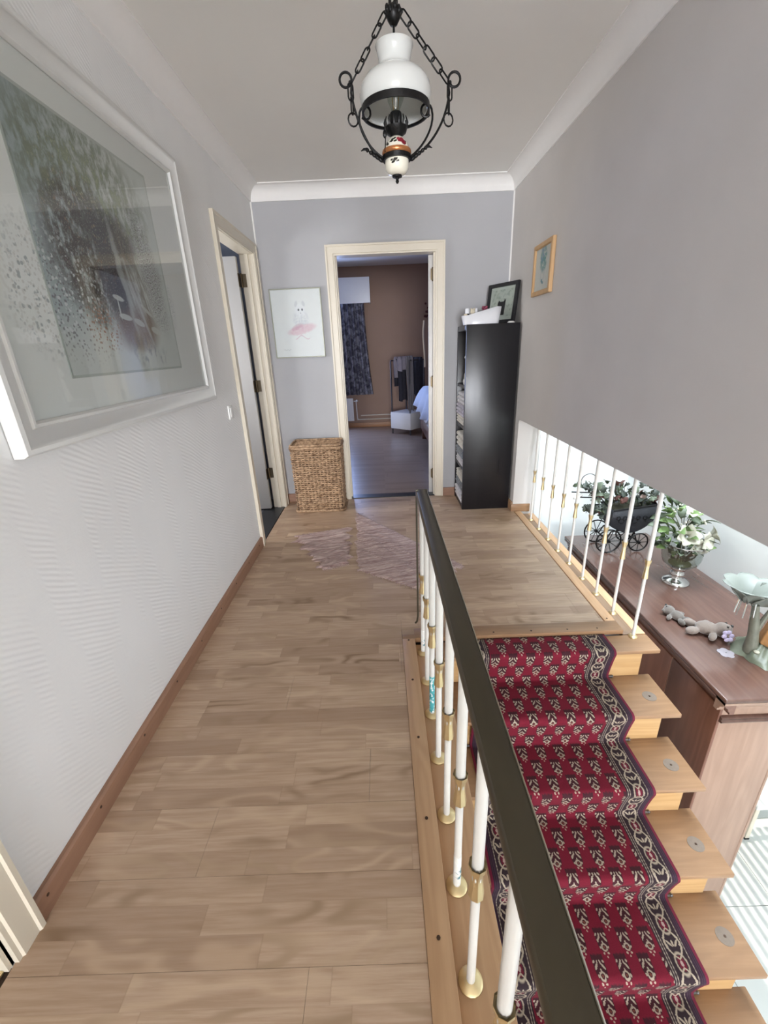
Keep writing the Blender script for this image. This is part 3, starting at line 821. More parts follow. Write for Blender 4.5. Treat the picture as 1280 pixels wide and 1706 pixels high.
# ------------------------------------------------------------------ hanging lamp
X, Y = .0765, 1.6
lp = thing('pendant_lamp', 'black wrought-iron hanging lamp with white opal glass shade and painted ceramic font', 'lamp', (X, Y, ZC))
MB().lathe([(.055, ZC-.002), (.052, ZC-.012), (.035, ZC-.028), (.012, ZC-.04), (0, ZC-.04)], (X, Y, 0), 20).build('ceiling_rose', 'iron', lp, smooth=True)
for sx in (-1, 1):
    MB().tube([(X+sx*.006, Y, ZC-.035), (X+sx*.010, Y, 2.30), (X+sx*.009, Y, 2.205)], .0042, 8).build('stem', 'iron', lp, smooth=True)
hb = MB().lathe([(0, 2.16), (.010, 2.163), (.018, 2.175), (.021, 2.187), (.018, 2.198), (.010, 2.206), (0, 2.208)], (X, Y, 0), 14)
for i in range(9):
    a = 2*PI*i/9
    hb.ball((X+.019*math.cos(a), Y+.019*math.sin(a), 2.190+.006*(i % 2)), (.006, .006, .010), 7)
hub = hb.build('hub', 'iron', lp, smooth=True)
MB().tube([(X, Y, 2.165), (X, Y, 2.06)], .0032, 8).build('rod', 'iron', lp, smooth=True)
sh = MB().lathe([(.094, 1.972), (.1015, 1.990), (.1045, 2.010), (.101, 2.028), (.088, 2.046), (.066, 2.060), (.050, 2.068), (.0455, 2.077), (.046, 2.089), (.049, 2.103), (.0545, 2.119)], (X, Y, 0), 40)
sh.f = [f for f in sh.f if len(f) == 4]
sh.build('shade', 'opal', lp, smooth=True, solid=.0028, sharp=180)
rg = MB().lathe([(.0955, 1.966), (.1005, 1.966), (.1005, 1.983), (.0955, 1.983), (.0955, 1.966)], (X, Y, 0), 40)
rg.f = [f for f in rg.f if len(f) == 4]
rg.build('shade_ring', 'iron', lp, smooth=True, sharp=30)
# chains
def link(parent, c, along, side, ln=.040, wd=.0165, r=.0023):
    c, al, sd = Vector(c), Vector(along).normalized(), Vector(side).normalized()
    h = ln/2 - wd/2; pts = []
    for i in range(7): a = PI*i/6; pts.append(c + al*(h + wd/2*math.sin(a)) + sd*(wd/2*math.cos(a)))
    for i in range(7): a = PI*i/6; pts.append(c - al*(h + wd/2*math.sin(a)) - sd*(wd/2*math.cos(a)))
    return MB().tube(pts, r, 6, closed=True).build('link', 'iron', parent, smooth=True)
def chain(p0, p1, n, first=0):
    p0, p1 = Vector(p0), Vector(p1); al = (p1-p0).normalized()
    s1 = al.cross(Vector((0,1,0))).normalized(); s2 = al.cross(s1).normalized()
    root = MB().ball(p0, .005, 8).build('chain', 'iron', lp, smooth=True)
    for i in range(n):
        c = p0.lerp(p1, (i+.5)/n)
        link(root, c, al, (s1*.9+s2*.45) if (i+first) % 3 != 2 else (s2*.95+s1*.25), (p1-p0).length/n + .0062)
    return root
chain((X-.022, Y, 2.190), (X-.126, Y, 2.042), 6, 0)
chain((X+.022, Y, 2.190), (X+.154, Y, 2.034), 6, 0)
def arm(sg, ro, zc):
    xo = X + sg*ro; r = .0172
    loop = [Vector((xo - sg*r*math.cos(R(320*i/18)), Y, zc + r*math.sin(R(320*i/18)))) for i in range(19)]
    up = bez((X+sg*(ro-.014), Y, zc-.03), (X+sg*(ro-.022), Y, zc-.085), (X+sg*(ro-.05), Y, 1.90), (X+sg*.055, Y, 1.862), 14)
    a_ = MB().tube(list(reversed(loop)) + [Vector((X+sg*(ro-.0165), Y, zc-.014))] + up + [Vector((X+sg*.036, Y, 1.858))], .0034, 7)
    o = a_.build('arm', 'iron', lp, smooth=True)
    # acanthus leaf lying along the arm
    lf_ = MB(); q0 = Vector((X+sg*.050, Y, 1.862)); q1 = Vector((X+sg*.088, Y, 1.886))
    for i in range(5):
        p = q0.lerp(q1, i/4); lf_.ball(p + Vector((0, -.003, -.004)), (.011-.0015*i, .0045, .0055), 8, Matrix.Rotation(-sg*R(38), 3, 'Y'))
    lf_.tube([q1, q1+Vector((sg*.012, 0, .0)), q1+Vector((sg*.02, 0, -.004))], [.004, .003, .001], 6)
    lf_.build('leaf', 'iron', o, smooth=True)
    # inner scroll carrying the ring
    sc_ = bez((X+sg*.040, Y, 1.862), (X+sg*.085, Y, 1.885), (X+sg*.118, Y, 1.94), (X+sg*.107, Y, 1.972), 10)
    sc_ += bez((X+sg*.107, Y, 1.974), (X+sg*.100, Y, 1.995), (X+sg*.072, Y-.004, 1.990), (X+sg*.075, Y-.006, 1.966), 7)
    sc_ += bez((X+sg*.076, Y-.006, 1.963), (X+sg*.080, Y-.006, 1.952), (X+sg*.094, Y-.006, 1.952), (X+sg*.100, Y-.006, 1.960), 5)
    MB().tube(sc_, .0032, 7).build('scroll', 'iron', lp, smooth=True)
    # short hanging chain with a ring
    ch = MB().ball((X+sg*(ro-.012), Y, zc-.006), .0045, 8).build('hanging_chain', 'iron', lp, smooth=True)
    link(ch, (X+sg*(ro-.013), Y, zc-.028), (0,0,1), (.85,.5,0), .040)
    link(ch, (X+sg*(ro-.015), Y, zc-.060), (0,0,1), (.3,.95,0), .040)
    link(ch, (X+sg*(ro-.016), Y, zc-.092), (0,0,1), (.9,.35,0), .032, .030)
arm(-1, .143, 2.050); arm(1, .172, 2.040)
MB().lathe([(0, 1.93), (.0175, 1.931), (.018, 1.966), (.016, 1.970), (0, 1.970)], (X, Y, 0), 16).build('lamp_holder', 'black_plastic', lp, smooth=True, sharp=40)
bu = MB().lathe([(.012, 1.970), (.013, 1.978), (.022, 1.995), (.028, 2.014), (.025, 2.032), (.013, 2.042), (0, 2.044)], (X, Y, 0), 18).build('bulb', 'glass', lp, smooth=True)
M['filament'] = plain('filament', 'd3a95a', .3, .8)
MB().tube([(X-.006, Y, 1.972), (X-.010, Y, 2.012), (X-.004, Y, 2.02), (X, Y, 2.012), (X+.004, Y, 2.02), (X+.010, Y, 2.012), (X+.006, Y, 1.972)], .0011, 5).build('filament', 'filament', bu)
ga = MB().lathe([(.014, 1.905), (.016, 1.912), (.030, 1.922), (.034, 1.934), (.030, 1.938), (.018, 1.934), (0, 1.934)], (X, Y, 0), 18)
for i in range(14):
    a = 2*PI*i/14; c_, s_ = math.cos(a), math.sin(a)
    ga.tube([(X+.031*c_, Y+.031*s_, 1.934), (X+.035*c_, Y+.035*s_, 1.947), (X+.032*c_, Y+.032*s_, 1.957)], [.003, .0026, .0014], 5)
ga.build('gallery', 'iron', lp, smooth=True)
def ceramic(k):
    x, y, z = k.pos()
    zz = z + ZC
    j = (k.noise(k.vec(x, z, 0), 130, 2)-.5)*.006
    c = k.mix(0.0, 'e9e4d4', 'e9e4d4')
    fr = k.ss(0.0, -.005, y)
    for (cx, cz, rx, rz, col) in ((.012, 1.896, .010, .007, '8c2733'), (.021, 1.889, .008, .007, '7c2230'), (.004, 1.899, .006, .004, '9b3a44'), (-.010, 1.899, .008, .0028, '2c2f27'), (-.005, 1.892, .006, .0028, '33362c'), (-.016, 1.893, .006, .003, '2c2f27'), (-.028, 1.889, .004, .006, '33302c'), (-.006, 1.848, .007, .004, '2b2a26'), (-.012, 1.842, .006, .003, '2b2a26'), (.001, 1.843, .005, .0025, '2b2a26'), (-.017, 1.847, .004, .003, '39362f')):
        c = k.mix(k.ell(x+j, zz+j, cx, cz, rx, rz, .3, .3)*fr, c, col)
    return c
M['ceramic'] = mat('painted_ceramic', ceramic, .15, coat=.4)
MB().lathe([(.017, 1.911), (.024, 1.906), (.033, 1.895), (.039, 1.882), (.041, 1.878)], (X, Y, 0), 24).build('upper_font', 'ceramic', lp, smooth=True)
MB().lathe([(.040, 1.866), (.0435, 1.869), (.0445, 1.874), (.043, 1.879), (.040, 1.880)], (X, Y, 0), 24).build('copper_band', 'copper', lp, smooth=True)
MB().lathe([(.036, 1.854), (.043, 1.854), (.0435, 1.866), (.036, 1.867)], (X, Y, 0), 24).build('iron_band', 'iron', lp, smooth=True, sharp=30)
MB().lathe([(.036, 1.855), (.0365, 1.846), (.035, 1.832), (.028, 1.822), (.014, 1.817), (0, 1.816)], (X, Y, 0), 24).build('lower_font', 'ceramic', lp, smooth=True)
MB().lathe([(.015, 1.8175), (.015, 1.813), (.006, 1.811), (.004, 1.806), (.0055, 1.802), (.003, 1.797), (0, 1.796)], (X, Y, 0), 14).build('finial', 'iron', lp, smooth=True)
MB().tube([(X-.026, Y-.02, 1.93), (X-.033, Y-.022, 1.905), (X-.036, Y-.026, 1.868)], .0016, 5).ball((X-.035, Y-.024, 1.912), (.006, .004, .011), 8).build('pull_cord', 'iron', lp, smooth=True)

# ------------------------------------------------------------------ wicker hamper
def wicker(k):
    x, y, z = k.pos()
    n = k.noise(k.vec(x*1.2, y*1.2, z*2.6), 34, 3, .6); n2 = k.noise(k.vec(x, y, z*3), 7, 3)
    c = k.mix(k.ss(.32, .66, n), '866a50', 'c6a685'); c = k.mix(k.ss(.56, .68, n2)*.55, c, '5c4029')
    return (c, k.bump(n, .3, .002))
M['wicker'] = mat('wicker', wicker, .6, spec=.3)
M['wicker_dark'] = plain('wicker_inner', '4a3526', .9)
bk = thing('laundry_hamper', 'square wicker laundry hamper with lid beside the bedroom door', 'basket', (-.575, 3.64, 0))
bx0, bx1, by0, by1, BH = -.79, -.36, 3.50, 3.785, .565
def rrect(x0, x1, y0, y1, r, n):
    out = []; per = 2*(x1-x0+y1-y0)
    cs = [(x1-r, y0+r, -90), (x1-r, y1-r, 0), (x0+r, y1-r, 90), (x0+r, y0+r, 180)]
    pts = []
    for cx, cy, a in cs:
        for i in range(5): pts.append((cx+r*math.cos(R(a+90*i/4)), cy+r*math.sin(R(a+90*i/4))))
    seg = [(Vector(pts[i]), Vector(pts[(i+1) % len(pts)])) for i in range(len(pts))]
    tot = sum((b-a).length for a, b in seg)
    d = 0; res = []
    for i in range(n):
        s = tot*i/n; acc = 0
        for a, b in seg:
            l = (b-a).length
            if acc + l >= s - 1e-9:
                p = a.lerp(b, (s-acc)/l if l else 0); t = (b-a).normalized(); res.append((p, Vector((t.y, -t.x)))); break
            acc += l
    return res
NS = 44
wv = MB(); rows = 30
for i in range(rows):
    z = .014 + (BH-.03)*i/(rows-1); tz = z/BH
    rr = rrect(bx0+.008*(1-tz)+.006, bx1-.008*(1-tz)-.006, by0+.006*(1-tz)+.006, by1-.006, .03, NS*2)
    pts = []
    for q, (p, nn) in enumerate(rr):
        o_ = .0055*math.cos(PI*q + PI*i)*(1 if q % 2 == 0 else .0) if 0 else .0050*math.cos(PI/2*q + PI*i)
        pts.append((p.x+nn.x*o_, p.y+nn.y*o_, z + random.uniform(-.0018, .0018)))
    wv.tube(pts, random.uniform(.0068, .0086), 5, closed=True)
for q in range(NS):
    col = []
    for i in range(8):
        z = .008 + (BH-.016)*i/7; tz = z/BH
        p, nn = rrect(bx0+.008*(1-tz)+.006, bx1-.008*(1-tz)-.006, by0+.006*(1-tz)+.006, by1-.006, .03, NS)[q]
        col.append((p.x, p.y, z))
    wv.tube(col, .006, 5)
stuff(wv.build('woven_body', 'wicker', bk, smooth=True))
MB().box(bx0+.016, by0+.014, .005, bx1-.016, by1-.014, BH-.02).build('lining', 'wicker_dark', bk)
for z_, r_ in ((.010, .011), (BH, .011)):
    rim = [(p.x, p.y, z_) for p, nn in rrect(bx0, bx1, by0, by1, .035, 60)]
    MB().tube(rim, r_, 7, closed=True).build('rim', 'wicker', bk, smooth=True)
lid = MB()
lx0, lx1, ly0, ly1 = bx0+.012, bx1-.012, by0+.012, by1-.012
for i in range(15):
    y_ = ly0 + (ly1-ly0)*i/14
    lid.tube([(lx0+(lx1-lx0)*q/36, y_, BH+.006+.0045*math.cos(PI/2*q+PI*i)) for q in range(37)], .0085, 5)
for i in range(18):
    x_ = lx0 + (lx1-lx0)*i/17
    lid.tube([(x_, ly0, BH+.006), (x_, ly1, BH+.006)], .006, 5)
ld = stuff(lid.build('lid', 'wicker', bk, smooth=True))
MB().tube([(p.x, p.y, BH+.020) for p, nn in rrect(bx0+.004, bx1-.004, by0+.004, by1-.004, .03, 60)], .0085, 7, closed=True).build('lid_rim', 'wicker', bk, smooth=True)

# ------------------------------------------------------------------ black shelf unit and what stands on it
SX0, SX1, SY0, SY1, SH = .650, 1.044, 3.412, 3.805, 1.458
su = thing('shelf_unit', 'tall narrow black shelf unit standing in the far right corner', 'shelf', (.85, 3.61, 0))
box(SX0, SY0, 0, SX1, SY0+.03, SH).build('side_panel', 'black_brown', su, bevel=.0015)
box(SX0, SY1-.03, 0, SX1, SY1, SH).build('side_panel', 'black_brown', su, bevel=.0015)
box(SX0, SY0+.0305, SH-.038, SX1, SY1-.0305, SH).build('top_panel', 'black_brown', su, bevel=.0015)
box(SX1-.008, SY0+.0305, .05, SX1, SY1-.0305, SH-.0385).build('back_panel', 'black_brown', su)
shz = (.04, .36, .70, 1.02)
for z in shz: box(SX0+.004, SY0+.0305, z-.025, SX1-.0085, SY1-.0305, z).build('shelf_board', 'black_brown', su, bevel=.001)
box(SX0+.006, SY0+.0305, 0, SX0+.02, SY1-.0305, .0145).build('plinth', 'black_brown', su)
def towel_mat(a, b):
    return mat('towel', lambda k: (lambda n: (k.mix(k.ss(.45, .6, n), a, b), k.bump(n, .5, .003)))(k.noise(k.vec(*k.pos()), 16, 4)), .95, sheen=.3)
M['towel_white'] = towel_mat('cfcdd0', 'bdbbc1'); M['towel_lilac'] = towel_mat('b5afbd', '9c97a6'); M['towel_grey'] = towel_mat('7d848b', '5d6369'); M['towel_cream'] = towel_mat('d6d2c8', 'c4beb2')
def towel(z0, z1, m, lab, dx=0):
    b = MB(); y0, y1 = SY0+.045, SY1-.045; x0, x1 = SX0-.004+dx, SX0+.26
    n = 3; h = (z1-z0)/n
    for i in range(n):
        a, c = z0+h*i, z0+h*(i+1)
        r = h/2; ox = random.uniform(-.004, .004)
        prof = [(x0+ox+r*(1-math.sin(R(q))), (a+c)/2 - r*math.cos(R(q))*.96) for q in range(0, 181, 30)] + [(x1, c-.001), (x1, a+.001)]
        b.prism(prof, lambda p, q, d: (p, d, q), y0+random.uniform(0, .008), y1-random.uniform(0, .008))
    o = b.build('folded_towel', m, None, smooth=True, sharp=50, loc=(x0+.1, (y0+y1)/2, z0))
    return tag(o, lab, 'towel')
towel(.0405, .135, 'towel_white', 'white folded towel at the bottom of the black shelf unit')
towel(.136, .215, 'towel_grey', 'grey folded towel in the lowest compartment of the black shelf unit', .006)
towel(.216, .285, 'towel_cream', 'cream folded towel topmost in the lowest compartment of the shelf unit', .012)
towel(.3605, .425, 'towel_white', 'white folded towel lying on the second lowest shelf of the black unit', .006)
towel(.426, .495, 'towel_grey', 'dark grey folded towel second from below on the unit\'s middle shelf', .0)
towel(.496, .62, 'towel_cream', 'thick cream folded towel topmost on the second lowest shelf', .004)
towel(.7005, .77, 'towel_cream', 'cream folded towel lowest under the top compartment of the shelf unit', .004)
towel(.771, .86, 'towel_lilac', 'lilac folded towel in the middle of the upper towel compartment', .0)
towel(.861, .955, 'towel_white', 'white folded towel topmost of the upper towel compartment', .008)
# cat-eared figurine
fg = MB(); fx, fy = .700, 3.50
fg.ball((fx, fy, 1.085), (.045, .042, .065), 16).ball((fx, fy, 1.155), (.036, .034, .05), 14).ball((fx-.004, fy, 1.235), (.036, .034, .034), 14)
for sy in (-1, 1): fg.lathe([(.014, 0), (.009, .018), (0, .036)], (fx-.004, fy+sy*.02, 1.254), 8)
fg.ball((fx-.036, fy, 1.228), (.012, .014, .011), 10).ball((fx-.03, fy-.02, 1.05), (.02, .016, .03), 10).ball((fx-.03, fy+.02, 1.05), (.02, .016, .03), 10)
fg.lathe([(.048, 1.0205), (.05, 1.04), (.04, 1.06)], (fx, fy, 0), 16)
M['figurine'] = mat('white_glaze', lambda k: k.mix(k.ss(.56, .62, k.noise(k.vec(*k.pos()), 55, 2))*.7, 'dcdcd8', '8d918f'), .2)
f_ = fuse(fg.build('cat_figurine', 'figurine', None, loc=(fx, fy, 1.02)), .006)
tag(f_, 'white patterned cat-eared figurine in the top compartment of the shelf unit', 'figurine')
for sy in (-1, 1):
    e_ = MB().ball((fx-.037, fy+sy*.013, 1.242), .0045, 8).build('eye', 'black_plastic', f_, smooth=True)
# tray on top
M['plastic_white'] = plain('white_plastic', 'e3e4e8', .25, var=.02)
tr = MB(); n = 36
def tray_pt(t, h, r=1.0):
    a = 2*PI*t; c, s = math.cos(a), math.sin(a)
    ex = (abs(c)**.75)*(1 if c > 0 else -1); ey = (abs(s)**.75)*(1 if s > 0 else -1)
    return Vector((.768 + ex*(.138*r+.006*h), 3.485 + ey*(.062*r+.004*h), 0))
outer = []
for i in range(n):
    p = tray_pt(i/n, 1); u = (p.x-.63)/.28; top = 1.4585 + .062 + .052*max(0, min(1, (u-.1)/.75))**1.0
    p0 = tray_pt(i/n, 0, .93); outer.append((Vector((p0.x, p0.y, 1.4590)), Vector((p.x, p.y, top))))
vs_ = [tuple(a) for a, b in outer] + [tuple(b) for a, b in outer]
tr.add(vs_, [(i, (i+1) % n, n+(i+1) % n, n+i) for i in range(n)] + [tuple(reversed(range(n)))])
tag(tr.build('bin', 'plastic_white', None, smooth=True, loc=(.77, 3.485, 1.459), solid=.003, solid_off=1, sharp=50), 'white sloping plastic bin standing on top of the black shelf unit', 'bin')
bo = thing('bottle', 'white bottle with a black band in the bin on the shelf unit', 'bottle', (.665, 3.488, 1.4625))
MB().lathe([(.014, 1.4625), (.015, 1.465), (.015, 1.530), (.013, 1.534), (0, 1.534)], (.665, 3.488, 0), 14).build('body', 'black_plastic', bo, smooth=True, sharp=40)
MB().lathe([(.0155, 1.5345), (.0165, 1.540), (.0165, 1.566), (.0145, 1.570), (0, 1.570)], (.665, 3.488, 0), 14).build('cap', 'plastic_white', bo, smooth=True, sharp=40)
b2 = thing('bottle', 'second white bottle behind the cream plush in the bin on the shelf unit', 'bottle', (.735, 3.515, 1.4625))
MB().lathe([(.014, 1.4625), (.014, 1.535), (.010, 1.542), (0, 1.542)], (.735, 3.515, 0), 14).build('body', 'plastic_white', b2, smooth=True, sharp=40)
MB().lathe([(.011, 1.5425), (.0125, 1.548), (.0125, 1.570), (0, 1.570)], (.735, 3.515, 0), 14).build('cap', 'plastic_white', b2, smooth=True, sharp=40)
M['plush_cream'] = plain('plush_cream', 'c9bfa9', .95, var=.1, scale=120, bump=.6, sheen=.4)
pl_ = MB().ball((.700, 3.475, 1.500), (.024, .02, .032), 12).ball((.702, 3.474, 1.546), (.019, .017, .019), 12).ball((.690, 3.472, 1.565), .008, 8).ball((.714, 3.472, 1.565), .008, 8).ball((.672, 3.462, 1.512), (.024, .010, .010), 10, Matrix.Rotation(R(25), 3, 'Y')).ball((.722, 3.462, 1.518), (.022, .010, .010), 10, Matrix.Rotation(R(-30), 3, 'Y')).ball((.648, 3.458, 1.523), (.018, .011, .012), 10, Matrix.Rotation(R(20), 3, 'Y')).ball((.70, 3.475, 1.474), (.022, .02, .012), 10)
tag(fuse(pl_.build('plush_toy', 'plush_cream', None, loc=(.70, 3.475, 1.4625)), .005), 'small cream plush toy leaning out of the white bin', 'toy')
M['petal_red'] = plain('petal_red', '8a3f55', .7, var=.2)
M['petal_white'] = plain('petal_white', 'c4c3b2', .7, var=.04)
M['leaf_green'] = plain('leaf_green', '3f4b36', .5, var=.3, scale=14)
M['leaf_light'] = plain('leaf_light', '6c8550', .5, var=.25, scale=14)
M['stem'] = plain('stem', '5a5b3f', .6)
af = thing('artificial_flower', 'dusky red artificial flower sticking out of the white bin', 'flower', (.80, 3.505, 1.4625))
MB().tube([(.80, 3.505, 1.4625), (.798, 3.505, 1.555)], .002, 6).build('stem', 'stem', af)
hd = MB()
for i in range(9):
    a = 2*PI*i/9; hd.ball((.798+.014*math.cos(a), 3.505+.012*math.sin(a), 1.560+.008*(i % 3)), (.010, .010, .008), 8)
hd.build('petals', 'petal_red', af, smooth=True)
MB().ball((.798, 3.505, 1.572), .008, 8).build('centre', plain('dark_red', '4a1622', .7), af, smooth=True)
# leaning black frame: right edge nearer the camera
bf = thing('leaning_frame', 'black picture frame leaning in the corner on top of the shelf unit', 'picture', (.95, 3.6, 1.459))
A, B = Vector((.868, 3.745, 1.461)), Vector((1.020, 3.475, 1.461))
ua = (B-A).normalized(); wB = (B-A).length; back = Vector((-ua.y, ua.x, 0)) if Vector((-ua.y, ua.x)).dot(Vector((1, 1))) > 0 else Vector((ua.y, -ua.x, 0))
tl = R(7); ub = Vector((back.x*math.sin(tl), back.y*math.sin(tl), math.cos(tl))); un_ = ua.cross(ub).normalized()
if un_.dot(Vector((0, -1, 0))) < 0: un_ = -un_
onF = lambda a, b, d: A + ua*a + ub*b + un_*d
xf(frame_mb(wB, .285, [(0,0),(0,.018),(.003,.020),(.024,.020),(.026,.014),(.026,0)]), onF).build('frame', plain('black_frame', '17171a', .4), bf, smooth=True, sharp=25)
xf(MB().box(.025, .025, .003, wB-.025, .26, .008), onF).build('mat_board', plain('frame_mat', 'bcc3bb', .8), bf)
def inkpic(k):
    x, y, z = k.pos('World')
    n = k.noise(k.vec(x, y, z), 40, 3)
    return k.mix(k.ss(.52, .62, n)*.6, 'b4bbb2', '848f84')
xf(MB().box(.045, .05, .0085, wB-.045, .24, .0095), onF).build('print', mat('ink_print', inkpic, .6), bf)
ink = MB(); c0 = wB/2
xf(ink.prism([(c0-.045, .06), (c0+.035, .06), (c0+.04, .165), (c0+.03, .17), (c0+.02, .155), (c0-.015, .155), (c0-.03, .165), (c0-.04, .15)], lambda a, b, d: (a, b, d), .0096, .0104), onF).build('dark_shape', 'black_plastic', bf)
xf(MB().box(.025, .025, .0112, wB-.025, .26, .0118), onF).build('glass', 'picture_glass', bf)
tag(MB().lathe([(.026, 1.4585), (.028, 1.463), (.018, 1.471), (0, 1.472)], (.985, 3.45, 0), 16).build('dish', 'white_gloss', None, smooth=True, loc=(.985, 3.45, 1.4585)), 'small white upturned dish before the leaning black frame', 'dish')

# ------------------------------------------------------------------ rag rugs
def rag(k):
    x, y, z = k.pos()
    y = y - x*.22
    w = k.noise(k.vec(x*2.5, y*26, 0), 1.6, 4, .7); n = k.noise(k.vec(x*7, y*44, 1), 2.2, 3)
    c = k.mix(k.ss(.3, .7, w), '8c6d69', 'd0b9b0'); c = k.mix(k.ss(.55, .7, n)*.6, c, '6f4c52'); c = k.mix(k.ss(.62, .75, k.noise(k.vec(x*4, y*70, 3), 1.3, 2))*.5, c, 'd8c8bf')
    return (c, k.bump(w+n*.6, .8, .006))
M['rag'] = mat('rag_rug', rag, .95, spec=.1, sheen=.2)
def rug(poly, name, label, seed):
    # poly: 4 corners in order, bilinear patch with ragged border
    P = [Vector((*p, 0)) for p in poly]; c = sum(P, Vector())/4
    nu, nv = 40, 60
    b = MB()
    def f(u, v):
        p = (P[0]*(1-u)+P[1]*u)*(1-v) + (P[3]*(1-u)+P[2]*u)*v
        rag_ = mn.noise(Vector((u*3+seed, v*38, 0)))*.024 + mn.noise(Vector((seed, v*9, 2)))*.03
        eu = max(0, 1-8*min(u, 1-u)); ev = max(0, 1-10*min(v, 1-v))
        d = (P[1]-P[0]).normalized()
        p = p + d*rag_*eu*2.0 + (P[3]-P[0]).normalized()*mn.noise(Vector((u*22, v*3+seed, 3)))*.02*ev
        q = .005 + .009*abs(mn.noise(Vector((u*5+seed, v*26+u*4, 1)))) + .012*max(0, mn.noise(Vector((u*3, v*7+seed, 5))))
        if min(u, 1-u, v, 1-v) < 1e-6: q = .0012
        return (p.x, p.y, q)
    b.grid(f, nu, nv)
    o = b.build(name, 'rag', None, smooth=True, loc=(c.x, c.y, .0006), sharp=180)
    # flat underside closes the rug
    # fringe on the two short ends
    fr = MB()
    for e in (0, 1):
        for i in range(46):
            u = (i+.5)/46
            base = Vector(f(u, .02 if e == 0 else .98)); out = (P[0]-P[3]).normalized() if e == 0 else (P[3]-P[0]).normalized()
            out = (out + Vector((random.uniform(-.3, .3), random.uniform(-.3, .3), 0))).normalized()
            tip = base + out*random.uniform(.02, .04)
            fr.tube([(base.x, base.y, .0035), (*(base.lerp(tip, .5)).xy, .0045), (tip.x, tip.y, .0022)], [.0022, .002, .0012], 5)
    stuff(fr.build('fringe', 'rag', o))
    return tag(o, label, 'rug')
rug([(-.715, 2.985), (-.30, 3.115), (-.26, 2.50), (-.42, 2.435)], 'rag_rug', 'small pinkish rag rug lying before the wicker hamper', 1.0)
rug([(-.245, 3.47), (-.205, 3.46), (.487, 2.40), (-.16, 2.22)][0:0] or [(-.255, 3.44), (.487, 2.41), (.21, 2.12), (-.205, 2.42)], 'rag_rug', 'larger pinkish rag rug lying askew before the bedroom door', 5.0)

# ------------------------------------------------------------------ bedroom seen through the door
wall('wall_bedroom_back', 'bedroom_wall', (-2.5, 7.74, 0, 2.0, 7.84, 2.55))
wall('wall_bedroom_left', 'bedroom_wall', (-2.5, 3.92, 0, -2.4, 7.74, 2.55))
wall('wall_bedroom_right', 'bedroom_wall', (1.9, 3.92, 0, 2.0, 7.74, 2.55))
wall('wall_bedroom_front', 'bedroom_wall', (-2.4, 3.922, 0, -.40, 3.935, 2.55), (.56, 3.922, 0, 1.9, 3.935, 2.55), (-.40, 3.922, 2.08, .56, 3.935, 2.55))
wall('ceiling_bedroom', 'ceiling', (-2.5, 3.92, 2.55, 2.0, 7.84, 2.65))
bfl = wall('floor_bedroom', plain('subfloor2', '4a3a2c', .9), (-2.5, 3.92, -.2, 2.0, 7.84, -.01))
M['laminate_grey'] = mat('laminate_grey', lambda k: (lambda t, f: (k.mix(f*.5, k.mix(t, '94806f', 'a59080'), '806c5d'), k.bump(f, .05, .001)))(k.white(k.vec((k.pos('World')[1]/.063).floor(), (k.pos('World')[0]/.46).floor(), 3)), k.noise(k.vec(k.pos('World')[0]*5, k.pos('World')[1]*90, 0), 1, 4, .65)), .3, spec=.45)
y = 3.925; i = 0
while y < 7.735:
    x = -2.4 - (i*.47) % 1.28
    while x < 1.9:
        xa, xb = max(x, -2.4), min(x+1.28, 1.9)
        if xb-xa > .05: box(xa, y, -.0095, xb-.001, min(y+.188, 7.738), -.001).build('plank', 'laminate_grey', bfl)
        x += 1.28
    y += .189; i += 1
struct(box(-2.4, 7.722, 0, 1.9, 7.739, .08).build('baseboard_bedroom', 'skirting_x', bevel=.002))
wn = struct(thing('window_1', '', '', (-1.5, 7.73, 1.4))); del wn['label'], wn['category']
xf(frame_mb(1.3, 1.4, [(0,0),(0,.03),(.05,.03),(.05,0)]), lambda a, b, d: (-1.95+a, 7.738-d, .65+b)).build('frame', 'white_gloss', wn)
box(-1.90, 7.731, .70, -.70, 7.737, 2.0).build('pane', plain('pane', 'aebfd6', .1), wn)
pm = thing('pelmet', 'plain white pelmet box above the floral curtain in the bedroom', 'pelmet', (-1.2, 7.6, 2.0))
box(-2.3, 7.46, 1.997, -.135, 7.478, 2.36).build('front_board', 'white_gloss', pm)
box(-.1345, 7.46, 1.997, -.117, 7.738, 2.36).build('end_board', 'white_gloss', pm)
box(-2.3, 7.4785, 2.342, -.135, 7.738, 2.36).build('top_board', 'white_gloss', pm)
def curtain_mat(k):
    x, y, z = k.pos()
    n = k.noise(k.vec(x*1.4, z, 0), 9, 4, .6, .8); v = k.noise(k.vec(x*1.2, z, 7), 17, 3)
    c = k.mix(k.ss(.42, .58, n), '5b5963', '8f8e97'); c = k.mix(k.ss(.56, .62, v)*.6, c, '403e49')
    return c
M['curtain'] = mat('floral_curtain', curtain_mat, .9, spec=.1)
cu = MB()
def cf(u, v):
    xr = -.235 + .10*v**2.2; x0 = -.66
    x = x0 + (xr-x0)*u
    ph_ = u*PI*2*5.5
    yy = 7.60 - .045*math.sin(ph_)*(.5+.5*v) - .012*math.sin(ph_*2.3+1)
    return (x + .008*math.sin(ph_*1.3+v*2), yy, 2.335 - v*1.755 + .008*math.sin(ph_)*v)
cu.grid(cf, 90, 24)
tag(cu.build('curtain', 'curtain', None, smooth=True, loc=(-.6, 7.6, .58), solid=.004, sharp=180), 'grey floral curtain hanging under the white pelmet in the bedroom', 'curtain')
rd = thing('radiator', 'white panel radiator under the bedroom curtain', 'radiator', (-.9, 7.66, .12))
rb = MB().box(-1.7, 7.655, .13, -.50, 7.665, .52)
for i in range(22): rb.box(-1.69+i*.054, 7.643, .14, -1.66+i*.054, 7.655, .51)
rb.build('panel', 'white_gloss', rd)
